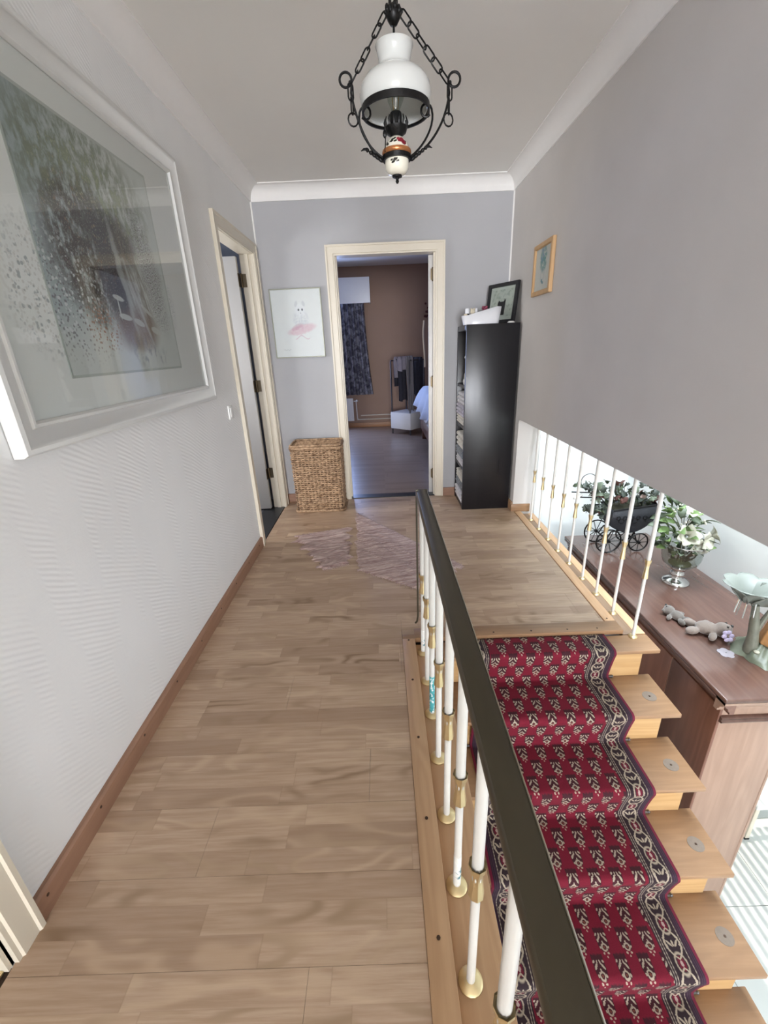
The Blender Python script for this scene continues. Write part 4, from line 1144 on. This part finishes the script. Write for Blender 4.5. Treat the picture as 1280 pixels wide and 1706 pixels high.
MB().tube([(-.49, 7.66, .47), (-.45, 7.66, .47)], .009, 8).ball((-.435, 7.66, .475), .022, 10).build('valve', 'white_gloss', rd, smooth=True)
MB().tube([(-.45, 7.66, .46), (-.44, 7.66, .17), (-.42, 7.68, .145)], .008, 8).build('pipe', 'white_gloss', rd, smooth=True)
for z in (.145, .215): MB().tube([(-.45 if z < .2 else -.38, 7.695, z), (1.5, 7.695, z)], .010, 8).build('pipe', 'cream', rd, smooth=True)
# laundry stand
ls = thing('laundry_stand', 'metal clothes stand with a square white box at its foot in the bedroom', 'stand', (.42, 7.05, 0))
ro = Matrix.Rotation(R(48), 3, 'Z'); cC = Vector((.425, 7.05, 0)); hs = .205
MB().obox(cC+Vector((0,0,.215)), (hs, hs, .13), ro).build('box', 'white_gloss', ls, bevel=.006)
for a, b in ((-1,-1),(1,-1),(1,1),(-1,1)):
    p = ro @ Vector((a*(hs-.02), b*(hs-.02), 0)) + cC
    MB().tube([(p.x, p.y, 0), (p.x, p.y, .085)], .012, 8).build('leg', 'grey_steel', ls, smooth=True)
    MB().tube([(p.x, p.y, .345), (p.x, p.y, 1.13)], .011, 8).build('post', 'grey_steel', ls, smooth=True)
dX = ro @ Vector((1, 0, 0)); dY = ro @ Vector((0, 1, 0))
for s_ in (-1, 1):
    p = cC + dY*s_*(hs-.02)
    MB().tube([p - dX*(hs-.02) + Vector((0,0,1.13)), p + dX*(hs-.02) + Vector((0,0,1.13))], .010, 8).build('rail', 'grey_steel', ls, smooth=True)
def drape(name, label, m, c, ax, w, front, backl, bulge=.035, waist=.0):
    ax = Vector(ax).normalized(); nrm = Vector((ax.y, -ax.x, 0))
    if nrm.y > 0: nrm = -nrm
    b = MB(); c = Vector(c)
    def f(u, v):
        tot = front + backl; s = v*tot
        q = s - backl
        wv_ = w*(1 - waist*abs(v-.5)) 
        a = (u-.5)*wv_
        fold = bulge*.4*math.sin(u*PI*5 + v*3)
        if q < -.03: p = c - nrm*(.022+fold*.5) + Vector((0,0,q+.02))
        elif q > .03: p = c + nrm*(.022+fold+bulge*min(1, q*2)) + Vector((0,0,-q+.02))
        else:
            an = q/.03*PI/2
            p = c + nrm*(.022*math.sin(an)) + Vector((0,0,.014+.012*math.cos(an)))
        return p + ax*a + Vector((0,0,.012*math.sin(u*9+v*2)*(1 if q > .03 else 0)))
    b.grid(f, 20, 36)
    o = b.build(name, m, None, smooth=True, loc=tuple(c), solid=.004, sharp=180)
    return tag(o, label, 'clothing')
M['cloth_dark'] = plain('cloth_dark', '34323a', .95, var=.2, scale=14); M['cloth_grey'] = plain('cloth_grey', '8b8584', .95, var=.15, scale=40); M['cloth_light'] = plain('cloth_light', '9a929a', .95, var=.15, scale=30); M['cloth_stripe'] = plain('cloth_taupe', '77706f', .95, var=.3, scale=60)
pA = cC - dY*(hs-.02); pB = cC + dY*(hs-.02)
drape('trousers', 'dark trousers hanging lowest on the left of the clothes stand', 'cloth_dark', Vector((.30, 6.93, 1.135)), dX, .22, .62, .40)
drape('jacket', 'black jacket hanging on the right of the clothes stand', 'cloth_dark', Vector((.56, 7.0, 1.14)), dY, .22, .55, .5)
drape('shirt', 'light lilac shirt thrown over the top of the clothes stand', 'cloth_light', Vector((.32, 6.91, 1.165)), dX, .27, .20, .3, .05)
drape('cardigan', 'long grey cardigan sleeve hanging over the front of the clothes stand', 'cloth_grey', Vector((.445, 6.86, 1.17)), (1, .15, 0), .12, .80, .3, .05, .5)
# bed
bd = thing('bed', 'bed with pale blue-white bedding just showing behind the bedroom door', 'bed', (1.15, 5.8, 0))
MB().box(.58, 4.95, .16, 1.85, 6.55, .34).build('frame', 'walnut_y', bd, bevel=.01)
for a in (.60, 1.78):
    for b in (5.0, 6.48): box(a, b, 0, a+.06, b+.06, .1595).build('leg', 'walnut_z', bd)
MB().box(.57, 4.93, .341, 1.85, 6.55, .52).build('mattress', 'white_gloss', bd, bevel=.03)
dv = MB()
def dfn(u, v):
    x = .488 + u*1.36; yv = 4.86 + v*1.6
    e = min(u*1.36, .2)/.2; g = min(v*1.6, .2)/.2
    z = .50 + .29*min(1, (1-(1-e)**2)*(1-(1-g)**2)*1.1) + .015*math.sin(x*14+yv*9)
    return (x + .03*math.sin(v*17)*(1-e), yv, z)
dv.grid(dfn, 30, 36)
M['bedding'] = plain('bedding', 'dfe6f2', .9, var=.03)
dv.build('duvet', 'bedding', bd, smooth=True, solid=.02, sharp=180)
rb_ = MB().grid(lambda u, v: (.436-.008*math.sin(v*5)+.02*u, 4.42+.16*u+.01*math.sin(v*9), 1.55-.42*v), 8, 14)
tag(rb_.build('robe', plain('robe_cream', 'c9bcae', .95), None, smooth=True, loc=(.43, 4.5, 1.55), solid=.012, sharp=180), 'cream robe hanging on the edge of the open bedroom door', 'clothing')
dh = thing('dried_bouquet', 'dark red dried bouquet hanging on the bedroom back wall', 'bouquet', (.83, 7.70, 1.86))
MB().tube([(.84, 7.72, 1.99), (.835, 7.70, 1.80), (.83, 7.69, 1.70)], .012, 6).build('stem', 'stem', dh)
h_ = MB()
for i in range(16): h_.ball((.82+random.uniform(-.06, .05), 7.69+random.uniform(-.02, .02), 1.88+random.uniform(-.12, .10)), random.uniform(.014, .024), 7)
h_.build('blossom', plain('dried_red', '5a2e2c', .9, var=.3), dh, smooth=True)

# ------------------------------------------------------------------ dresser beside the stairs
DT = -.08
dr = thing('dresser', 'dark walnut dresser with moulded top standing beside the stairs', 'dresser', (1.6, 2.1, ZF))
top = MB().box(1.362, 1.335, DT-.022, 1.987, 2.975, DT).build('top', 'walnut_top', dr, bevel=.006, seg=3)
mp = [(0, 0), (.0, -.010), (-.006, -.018), (-.010, -.030), (-.022, -.040), (-.030, -.046), (-.030, -.056), (-.040, -.056), (-.040, 0)]
# cornice moulding below the top, along the stair side and the near end
def mould(a, b): return a, b
m1 = MB().prism([(-q, z) for q, z in [(0,0),(0,-.012),(-.004,-.020),(-.016,-.034),(-.022,-.046),(-.022,-.058)]] + [(.04, -.058), (.04, 0)], lambda a, b, d: (1.366+a, d, DT-.0225+b), 1.34, 2.97)
m1.v = [(x + 0, y_, z) for x, y_, z in m1.v]
mprof = [(.0, 0), (.0, -.010), (.008, -.022), (.020, -.032), (.022, -.042), (.030, -.050), (.030, -.060), (.05, -.060), (.05, 0)]
MB().prism(mprof, lambda a, b, d: (1.364+a, d, DT-.0225+b), 1.338, 2.972).build('cornice', 'walnut_y', dr, smooth=True, sharp=35)
MB().prism(mprof, lambda a, b, d: (d, 1.337+a, DT-.0225+b), 1.364, 1.985).build('cornice', 'walnut_end_lit', dr, smooth=True, sharp=35)
MB().box(1.400, 1.70, ZF+.06, 1.70, 2.95, DT-.0230).build('carcass', 'walnut_z', dr)
for a, b in ((1.372, 1.690), (1.697, 2.32), (2.327, 2.95)):
    box(1.386, a, ZF+.06, 1.3995, b, DT-.0835).build('side_panel', 'walnut_z', dr, bevel=.003)
MB().box(1.389, 1.6905, ZF+.06, 1.3965, 1.6965, DT-.084).build('panel_joint', 'walnut_end_lit', dr)
MB().box(1.400, 1.374, ZF+.06, 1.70, 1.6995, DT-.0235).build('end_panel', 'walnut_end_lit', dr, bevel=.003)
MB().box(1.694, 1.3725, ZF+.06, 1.7085, 1.40, DT-.0840).build('end_post', 'walnut_end_lit', dr, bevel=.003)
MB().prism([(0,0),(-.016,.004),(-.020,.012),(-.012,.018),(-.016,.026),(-.004,.034),(0,.034)], lambda a, b, d: (d, 1.3735+a, DT-.155+b), 1.392, 1.985).build('drawer_moulding', 'walnut_top', dr, smooth=True, sharp=35)
MB().box(1.7095, 1.374, DT-.155, 1.98, 1.395, DT-.0835).build('frieze', 'walnut_end_lit', dr)
MB().box(1.70, 2.2, ZF+.06, 1.98, 2.95, DT-.0235).build('rear_panel', 'walnut_z', dr)
for a, b in ((1.41, 1.40), (1.41, 2.88), (1.64, 1.40), (1.92, 2.88)): box(a, b, ZF, a+.05, b+.05, ZF+.0595).build('foot', 'walnut_z', dr, bevel=.004)

# white stool at the dresser's end
sl = thing('stool', 'low white stool with dark foot caps on the tiled floor below', 'stool', (2.29, 1.86, ZF))
MB().box(2.125, 1.70, ZF+.27, 2.46, 2.03, ZF+.295).build('seat', 'white_gloss', sl, bevel=.005)
for a in (2.13, 2.43):
    for b in (1.705, 2.0):
        l_ = box(a, b, ZF+.012, a+.026, b+.026, ZF+.2695).build('leg', 'cream', sl, bevel=.003)
        box(a-.001, b-.001, ZF, a+.027, b+.027, ZF+.0115).build('foot_cap', 'black_plastic', l_)

# ---- foliage helpers
def leaf_mesh(name, m, parent, ln, wd, lobes=0):
    b = MB(); n = 6
    b.v.append((0, 0, 0))
    for i in range(1, n+1):
        t = i/n; w_ = wd*math.sin(PI*min(1, t*.94+.03))**.8*(1 + lobes*.35*math.sin(t*PI*5))
        z = .18*ln*math.sin(t*PI)*.8 - .10*ln*t*t
        b.v += [(-w_/2, ln*t, z+.14*w_), (0, ln*t, z), (w_/2, ln*t, z+.14*w_)]
    b.f += [(0, 2, 1), (0, 3, 2)]
    for i in range(n-1):
        a = 1+3*i; b.f += [(a, a+1, a+4, a+3), (a+1, a+2, a+5, a+4)]
    o = b.build(name, m, None, smooth=True, solid=.0006, sharp=180); o.parent = parent
    return o
def place(o, p, d, roll=0, s=1, org=(0,0,0)):
    d = Vector(d).normalized(); q = d.to_track_quat('Y', 'Z') @ Quaternion((0,1,0), roll)
    o.rotation_mode = 'QUATERNION'; o.rotation_quaternion = q; o.location = Vector(p)-Vector(org); o.scale = (s, s, s)

# doll carriage with ivy and flowers
CO = Vector((1.66, 2.74, DT))
ca = thing('doll_carriage', 'black metal doll carriage filled with leaves standing on the dresser', 'planter', tuple(CO))
def wheel(c, r, nsp):
    w_ = MB().tube(arc(c, r-.005, 0, 345, 23), .0052, 7, closed=True).build('wheel', 'iron', ca, smooth=True)
    MB().tube([Vector(c)+Vector((0,-.012,0)), Vector(c)+Vector((0,.012,0))], .010, 8).build('wheel_hub', 'iron', w_, smooth=True)
    for i in range(nsp):
        a = 2*PI*i/nsp; MB().tube([c, Vector(c)+Vector((math.cos(a)*(r-.006), 0, math.sin(a)*(r-.006)))], .0026, 5).build('spoke', 'iron', w_)
wheel((1.531, 2.665, DT+.0905), .090, 10); wheel((1.531, 2.845, DT+.0905), .090, 10)
wheel((1.745, 2.672, DT+.0705), .070, 8); wheel((1.745, 2.845, DT+.0705), .070, 8)
for xx, zz in ((1.531, .0905), (1.745, .0705)): MB().tube([(xx, 2.655, DT+zz), (xx, 2.855, DT+zz)], .004, 6).build('axle', 'iron', ca)
MB().tube([(1.531, 2.70, DT+.09), (1.56, 2.70, DT+.145), (1.64, 2.70, DT+.155), (1.72, 2.70, DT+.14), (1.745, 2.70, DT+.07)], .005, 6).build('spring', 'iron', ca)
MB().tube([(1.531, 2.81, DT+.09), (1.56, 2.81, DT+.145), (1.64, 2.81, DT+.155), (1.72, 2.81, DT+.14), (1.745, 2.81, DT+.07)], .005, 6).build('spring', 'iron', ca)
M['black_mesh'] = plain('black_wicker', '25262b', .6, var=.4, scale=90, bump=.8)
body = MB()
def bsec(t):      # t along x
    x = 1.535 + .30*t; bot = DT+.165 - .045*math.sin(t*PI) + .07*abs(t-.5)**2*2; topz = DT+.315+.03*t
    return x, bot, topz
prev = []
ring = []
for i in range(13):
    x, bo_, tp = bsec(i/12)
    w_ = .085
    ring.append([(x, 2.755-w_, tp), (x, 2.755-w_*.98, (tp+bo_)/2), (x, 2.755-w_*.7, bo_+.012), (x, 2.755, bo_), (x, 2.755+w_*.7, bo_+.012), (x, 2.755+w_*.98, (tp+bo_)/2), (x, 2.755+w_, tp)])
vv = [p for r_ in ring for p in r_]
ff = [(i*7+j, i*7+j+1, (i+1)*7+j+1, (i+1)*7+j) for i in range(12) for j in range(6)] + [tuple(range(7)), tuple(reversed(range(84, 91)))]
body.add(vv, ff).build('body', 'black_mesh', ca, smooth=True, sharp=50, solid=.004)
ORN = MB()
for xx in (1.60, 1.69, 1.78):
    for (dx, dz, r_) in ((0, .0, .018), (.022, .022, .013), (-.022, .022, .013)):
        ORN.tube(arc((xx+dx, 2.667, DT+.235+dz), r_, 0, 330, 11), .0024, 5)
ORN.build('filigree', 'iron', ca, smooth=True)
for sy in (0, 6): MB().tube([r_[sy] for r_ in ring], .006, 6).build('top_rail', 'iron', ca, smooth=True)
MB().tube([(1.54, 2.70, DT+.30), (1.45, 2.70, DT+.40), (1.30, 2.70, DT+.412)], .0045, 6).tube([(1.54, 2.81, DT+.30), (1.45, 2.81, DT+.40), (1.30, 2.81, DT+.412)], .0045, 6).build('handle', 'iron', ca, smooth=True)
MB().tube([(1.255, 2.67, DT+.415), (1.30, 2.70, DT+.412), (1.34, 2.74, DT+.415)], .009, 8).build('grip', 'white_gloss', ca, smooth=True)
MB().tube(arc((1.365, 2.72, DT+.515), .052, 0, 345, 23), .003, 6, closed=True).build('hoop', 'grey_steel', ca, smooth=True)
MB().tube([(1.365, 2.72, DT+.463), (1.40, 2.72, DT+.42)], .003, 6).build('hoop_stay', 'grey_steel', ca)
MB().ball((1.68, 2.755, DT+.30), (.14, .08, .03), 14).build('moss', plain('moss', '3c3a2b', .95, var=.3, bump=.6), ca, smooth=True)
M['leaf_dark'] = plain('leaf_dark', '343b33', .5, var=.35, scale=22); M['leaf_grey'] = plain('leaf_grey', '5c6654', .55, var=.3, scale=22); M['leaf_brown'] = plain('leaf_brown', '5a3a34', .6, var=.3, scale=22)
protos = []
def scatter_leaf(parent, m, p, d, ln, wd, lobes, s, roll, org):
    key = (parent.name, m, lobes)
    if key not in scatter_leaf.c:
        o = leaf_mesh('leaf', m, parent, ln, wd, lobes); scatter_leaf.c[key] = o
    else:
        o = scatter_leaf.c[key].copy(); COL.objects.link(o)
    place(o, p, d, roll, s, org)
scatter_leaf.c = {}
rnd = random.Random(11)
def stalk(parent, pts, r=.0022, m='stem'): return MB().tube(pts, r, 5).build('stalk', m, parent)
targets = [(1.30, .50), (1.33, .34), (1.37, .53), (1.43, .53), (1.44, .31), (1.50, .50), (1.55, .51), (1.60, .50), (1.66, .49), (1.72, .47), (1.78, .46), (1.84, .42), (1.88, .39), (1.48, .42), (1.58, .43), (1.68, .42), (1.76, .40), (1.36, .44)]
for (tx, tz) in targets:
    y0 = 2.755 + rnd.uniform(-.05, .05); b0_ = Vector((max(1.56, min(1.80, tx+.5*(1.68-tx))), 2.755, DT+.30)); e_ = Vector((tx, y0-.03, DT+tz-.02))
    mid = b0_.lerp(e_, .5) + Vector((0, 0, .04))
    stalk(ca, bez(b0_, mid, mid, e_, 6))
    for q in range(5):
        m = rnd.choice(['leaf_dark', 'leaf_dark', 'leaf_grey', 'leaf_grey', 'leaf_green', 'leaf_brown'])
        p = b0_.lerp(e_, rnd.uniform(.55, 1.0)) + Vector((rnd.uniform(-.02, .02), rnd.uniform(-.03, .02), rnd.uniform(-.01, .02)))
        d = Vector((rnd.uniform(-1, 1), rnd.uniform(-1, .4), rnd.uniform(-.8, .9)))
        scatter_leaf(ca, m, p, d, .062, .044, 1, rnd.uniform(.75, 1.2), rnd.uniform(-1, 1), CO)
for q in range(10):
    p = Vector((1.34 + .014*q, 2.70, DT+.36)); scatter_leaf(ca, 'leaf_dark', p, (rnd.uniform(-.5, .5), -.4, -1), .062, .044, 1, rnd.uniform(.8, 1.2), rnd.uniform(-.5, .5), CO)
for c_, m_, r_ in (((1.60, 2.69, DT+.385), 'leaf_brown', .030), ((1.56, 2.70, DT+.40), 'leaf_brown', .022), ((1.725, 2.69, DT+.40), 'petal_pink', .022)):
    if m_ == 'petal_pink' and 'petal_pink' not in M: M['petal_pink'] = plain('petal_pink', 'b39a92', .7, var=.15)
    fb = MB()
    for i in range(9):
        a = i*2.4; rr_ = r_*.6*math.sqrt(i/9); fb.ball((c_[0]+rr_*math.cos(a), c_[1]-.006, c_[2]+rr_*math.sin(a)), (r_*.5, r_*.35, r_*.5), 8)
    fb.build('blossom', m_, ca, smooth=True)

# glass vase with white flowers
VO = Vector((1.742, 2.25, DT))
va = thing('glass_vase', 'glass goblet vase with silver foot on the dresser', 'vase', tuple(VO))
MB().lathe([(.072, 0), (.074, .006), (.070, .016), (.048, .026), (.030, .032), (.026, .042), (.034, .050), (.040, .060), (.034, .072), (.028, .078), (.036, .088), (.044, .100), (.040, .110), (0, .112)], VO, 24).build('foot', 'silver', va, smooth=True, sharp=60)
vg = MB().lathe([(.030, .1125), (.060, .118), (.088, .140), (.100, .175), (.102, .215), (.108, .245), (.120, .270)], VO, 28)
vg.f = [f for f in vg.f if len(f) == 4]
vg.build('bowl', 'glass', va, smooth=True, solid=.003, sharp=180)
MB().tube(arc((VO.x, VO.y, DT+.271), .1205, 0, 350, 35, (1,0,0), (0,1,0)), .0035, 6, closed=True).build('bowl_rim', 'silver', va, smooth=True)
bq = thing('bouquet', 'white artificial flowers with green leaves in the glass vase', 'flowers', (VO.x, VO.y, DT+.13))
BO = Vector((VO.x, VO.y, DT+.13))
MB().ball((VO.x, VO.y, DT+.132), (.060, .060, .014), 14).build('moss', plain('moss_green', '68704c', .9, var=.3), bq, smooth=True)
for i in range(14):
    a = i*2.4; scatter_leaf(bq, 'leaf_green', Vector((VO.x+.03*math.cos(a), VO.y+.03*math.sin(a), DT+.145+.004*i)), Vector((math.cos(a), math.sin(a), .9)), .085, .034, 0, .75, i*.5, BO)
rnd = random.Random(4)
for i in range(85):
    a = rnd.uniform(0, 2*PI); h = rnd.uniform(.20, .50); sp = .03+.10*rnd.random()
    p = Vector((VO.x-.06*(h-.15)/.35 + sp*math.cos(a), VO.y + sp*math.sin(a)*.6, DT+h))
    d = Vector((math.cos(a), math.sin(a)*.7-.3, rnd.uniform(-.2, .9)))
    scatter_leaf(bq, rnd.choice(['leaf_light', 'leaf_light', 'leaf_green', 'leaf_grey']), p, d, .085, .044, 0, rnd.uniform(.7, 1.15), rnd.uniform(-1, 1), BO)
for i in range(9):
    a = i*2.4; stalk(bq, bez((VO.x+.02*math.cos(a), VO.y+.02*math.sin(a), DT+.125), (VO.x, VO.y, DT+.3), (VO.x-.03, VO.y, DT+.35), (VO.x-.05+.07*math.cos(a), VO.y+.05*math.sin(a), DT+.44), 6))
def lily(c, d, s):
    c = Vector(c); q = Vector(d).normalized().to_track_quat('Z', 'Y').to_matrix()
    b = MB()
    for i in range(6):
        a = 2*PI*i/6 + .3*(i % 2); rz = Matrix.Rotation(a, 3, 'Z')
        def f(u, v):
            w_ = .022*math.sin(PI*min(.98, v*.85+.12))*(u-.5)*2
            r_ = .006 + .045*v**1.3; z = .045*v - .02*v**3
            return c + (q @ (rz @ Vector((r_, w_, z + 8*w_*w_))))*s
        b.grid(f, 4, 6)
    o = b.build('flower', 'petal_white', bq, smooth=True, solid=.0008, sharp=180)
    return o
lily((1.70, 2.19, DT+.335), (-.2, -1, .6), 1.35); lily((1.79, 2.18, DT+.30), (.5, -1, .3), 1.25); lily((1.845, 2.20, DT+.33), (1, -.4, .5), 1.1); lily((1.72, 2.22, DT+.46), (0, -.6, 1), .9); lily((1.83, 2.24, DT+.47), (1, -.3, .4), .8); lily((1.75, 2.17, DT+.28), (0, -1, .1), 1.0)
gy = MB()
for i in range(22): gy.ball((VO.x-.05+rnd.uniform(-.09, .10), VO.y-.05+rnd.uniform(-.05, .05), DT+rnd.uniform(.36, .52)), .0055, 6)
gy.build('tiny_blossom', 'petal_white', bq, smooth=True)

# two plush bears
def bear(name, label, c, head_dir, s, m, tilt=0):
    c = Vector(c); h = Vector((*head_dir, 0)).normalized(); sd = Vector((h.y, -h.x, 0)); up = Vector((0,0,1))
    P = lambda a, b, z: tuple(c + h*a*s + sd*b*s + up*z*s)
    rt = Matrix((h, sd, up)).transposed()
    b = MB()
    b.ball(P(0, 0, .030), (.045*s, .034*s, .030*s), 14, rt).ball(P(.058, 0, .034), (.034*s, .036*s, .033*s), 14, rt).ball(P(.076, 0, .050), (.016*s, .018*s, .014*s), 10, rt)
    for q in (-1, 1):
        b.ball(P(.070, q*.034, .036), (.014*s, .012*s, .010*s), 9, rt)
        b.ball(P(-.056, q*.030, .022), (.030*s, .017*s, .019*s), 11, rt @ Matrix.Rotation(-q*R(20), 3, 'Z'))
        b.ball(P(.016, q*.048, .020), (.015*s, .030*s, .015*s), 11, rt @ Matrix.Rotation(q*R(25), 3, 'Z'))
    o = fuse(b.build(name, m, None, loc=tuple(c)), .0045*s/1.3)
    tag(o, label, 'toy')
    for q in (-1, 1): MB().ball(P(.068, q*.016, .062), .0045*s, 8).build('eye', 'black_plastic', o, smooth=True)
    MB().ball(P(.086, 0, .062), (.006*s, .008*s, .005*s), 8, rt).build('nose', 'black_plastic', o, smooth=True)
    return o
M['plush_grey'] = plain('plush_grey', '6c655f', .98, var=.25, scale=150, bump=.9, sheen=.5)
M['plush_beige'] = plain('plush_beige', '8d8179', .98, var=.12, scale=200, bump=.7, sheen=.5)
bear('plush_bear', 'small fluffy dark grey plush bear lying nearest the stairs on the dresser', (1.512, 1.885, DT), (-.35, 1), .80, 'plush_grey')
bb = bear('plush_bear', 'beige plush bear lying on its back with a lavender flower at its head', (1.577, 1.762, DT), (.62, -.30), 1.12, 'plush_beige')
M['lavender'] = plain('lavender', 'bdb3d0', .8, var=.08)
fb = MB(); fc = Vector((1.622, 1.695, DT+.040))
for i in range(6):
    a = 2*PI*i/6; fb.ball(fc + Vector((.018*math.cos(a), -.012+.010*math.sin(a), .016*math.sin(a))), (.013, .008, .011), 8)
fb.build('lavender_flower', 'lavender', bb, smooth=True)
tg_ = MB()
for i in range(5):
    a = 2*PI*i/5; tg_.lathe([(.0165, 0), (.0165, .003), (0, .0042)], (1.568+.019*math.cos(a), 1.612+.019*math.sin(a), DT+.0005), 10)
tag(tg_.build('flower_tag', plain('tag_white', 'b5afb8', .8), None, smooth=True, loc=(1.568, 1.612, DT), sharp=30), 'small white flower-shaped tag lying before the beige bear', 'tag')

# fairy lamp figurine at the edge of the picture
FO = Vector((1.735, 1.60, DT))
fa = thing('fairy_lamp', 'figurine lamp with a frosted flower shade, hanging prisms and a draped fairy', 'lamp', tuple(FO))
M['rock'] = plain('glazed_rock', '6d7361', .35, var=.35, scale=30, bump=.8)
rk = MB()
def rockf(u, v):
    a = 2*PI*u; r_ = (.125*(1-v)**.8 + .012*math.sin(a*5+v*6)*(1-v*.6) + .008*math.sin(a*11))
    return (FO.x + r_*math.cos(a), FO.y + r_*math.sin(a)*.95, DT + .0015 + .10*v**1.1 + (.010*math.sin(a*7+v*9))*v)
rk.grid(rockf, 40, 10).build('rock_base', 'rock', fa, smooth=True, sharp=180)
M['bark'] = plain('bark', '77786b', .5, var=.3, scale=40, bump=.8)
MB().tube([(1.665, 1.60, DT+.02), (1.658, 1.60, DT+.10), (1.652, 1.61, DT+.18), (1.640, 1.615, DT+.26)], [.030, .022, .019, .014], 10).tube([(1.66, 1.60, DT+.12), (1.685, 1.60, DT+.20), (1.70, 1.60, DT+.25)], [.012, .010, .006], 8).build('trunk', 'bark', fa, smooth=True)
# frosted flower shade
FC = Vector((1.598, 1.615, DT+.285))
fs = MB().lathe([(.010, -.006), (.026, -.004), (.030, .004), (.018, .012), (0, .013)], FC, 14).build('shade_cap', 'silver', fa, smooth=True)
for i in range(7):
    a = 2*PI*i/7 + .2; rz = Matrix.Rotation(a, 3, 'Z')
    def pf(u, v):
        w_ = .058*math.sin(PI*min(.97, .16+v*.72))*(u-.5)*2
        r_ = .014 + .095*v**1.05; z = .115*v**.9 - .030*v**3
        return FC + rz @ Vector((r_ - 4*w_*w_, w_, z))
    MB().grid(pf, 6, 8).build('petal', 'frost', fa, smooth=True, solid=.0025, sharp=180)
for i in range(8):
    a = 2*PI*i/8
    p = FC + Vector((.030*math.cos(a), .030*math.sin(a), -.004))
    MB().tube([p, p+Vector((.004*math.cos(a), .004*math.sin(a), -.07))], [.0032, .0028], 6).build('prism', 'silver' if i % 2 else 'glass', fa, smooth=True)
# draped fairy
M['gold_cloth'] = plain('gold_cloth', 'b98a5c', .3, var=.25, scale=40)
M['skin'] = plain('porcelain', 'd3bfa6', .35, var=.03)
fy_ = MB(); bx_ = Vector((1.738, 1.585, DT))
fy_.lathe([(.050, .07), (.046, .11), (.034, .16), (.028, .21), (.026, .24), (.034, .27), (.032, .295), (.014, .315), (.011, .325)], bx_, 20)
for i in range(8):
    a = 2*PI*i/8; fy_.tube([bx_+Vector((.048*math.cos(a), .048*math.sin(a), .07)), bx_+Vector((.026*math.cos(a+.3), .026*math.sin(a+.3), .23))], [.009, .003], 6)
fuse(fy_.build('dress', 'gold_cloth', fa), .005)
hd = MB().ball(bx_+Vector((0,0,.352)), (.023, .025, .029), 14).ball(bx_+Vector((0,-.024,.349)), (.004,.006,.006), 8).tube([bx_+Vector((0,0,.30)), bx_+Vector((0,0,.335))], .010, 8)
hd.tube([bx_+Vector((-.032,0,.285)), bx_+Vector((-.055,-.02,.24)), bx_+Vector((-.062,-.045,.265))], [.010,.008,.006], 8).tube([bx_+Vector((.032,0,.285)), bx_+Vector((.05,-.025,.235)), bx_+Vector((.03,-.05,.23))], [.010,.008,.006], 8)
for (hx_, hy_, hz_) in ((-.062, -.045, .265), (.03, -.05, .23)):
    for i in range(5):
        fy0 = bx_+Vector((hx_, hy_, hz_)); hd.tube([fy0, fy0+Vector((-.005+.0025*i, -.008, .004+.001*(i % 2)))], [.0022, .0014], 5)
fuse(hd.build('body', 'skin', fa), .0024)
hr_ = MB().ball(bx_+Vector((0,.006,.362)), (.027,.027,.026), 12).ball(bx_+Vector((0,.022,.335)), (.022,.016,.034), 12)
fuse(hr_.build('hair', plain('hair_tan', 'a89676', .5, var=.2), fa), .004)
for sg_ in (-1, 1):
    MB().grid(lambda u, v: bx_ + Vector((sg_*(.012+.085*u*(1-.35*v)), .032+.02*u, .24+.12*v+.05*u*math.sin(PI*v))), 6, 8).build('wing', 'frost', fa, smooth=True, solid=.0015, sharp=180)
for a, r_ in ((.3, .016), (1.2, .012), (4.4, .015), (5.2, .017), (3.6, .012)):
    MB().ball(FO+Vector((.085*math.cos(a), .085*math.sin(a), .045)), (r_, r_, r_*.6), 9).build('rose', 'petal_white', fa, smooth=True)

# window blind of the lower room; its shadow stripes the tiles
bl_ = thing('venetian_blind', 'white horizontal venetian blind at the lower room window', 'blind', (4.17, .1, .9))
s0 = MB().obox((4.17, .1, .82), (.013, 1.75, .0007), Matrix.Rotation(R(18), 3, 'Y')).build('slat', 'white_gloss', bl_)
for i in range(1, 46):
    c = copy_child(s0, bl_, (0, 0, -.047*i))
MB().box(4.15, -1.68, .835, 4.19, 1.88, .86).build('head_rail', 'white_gloss', bl_)
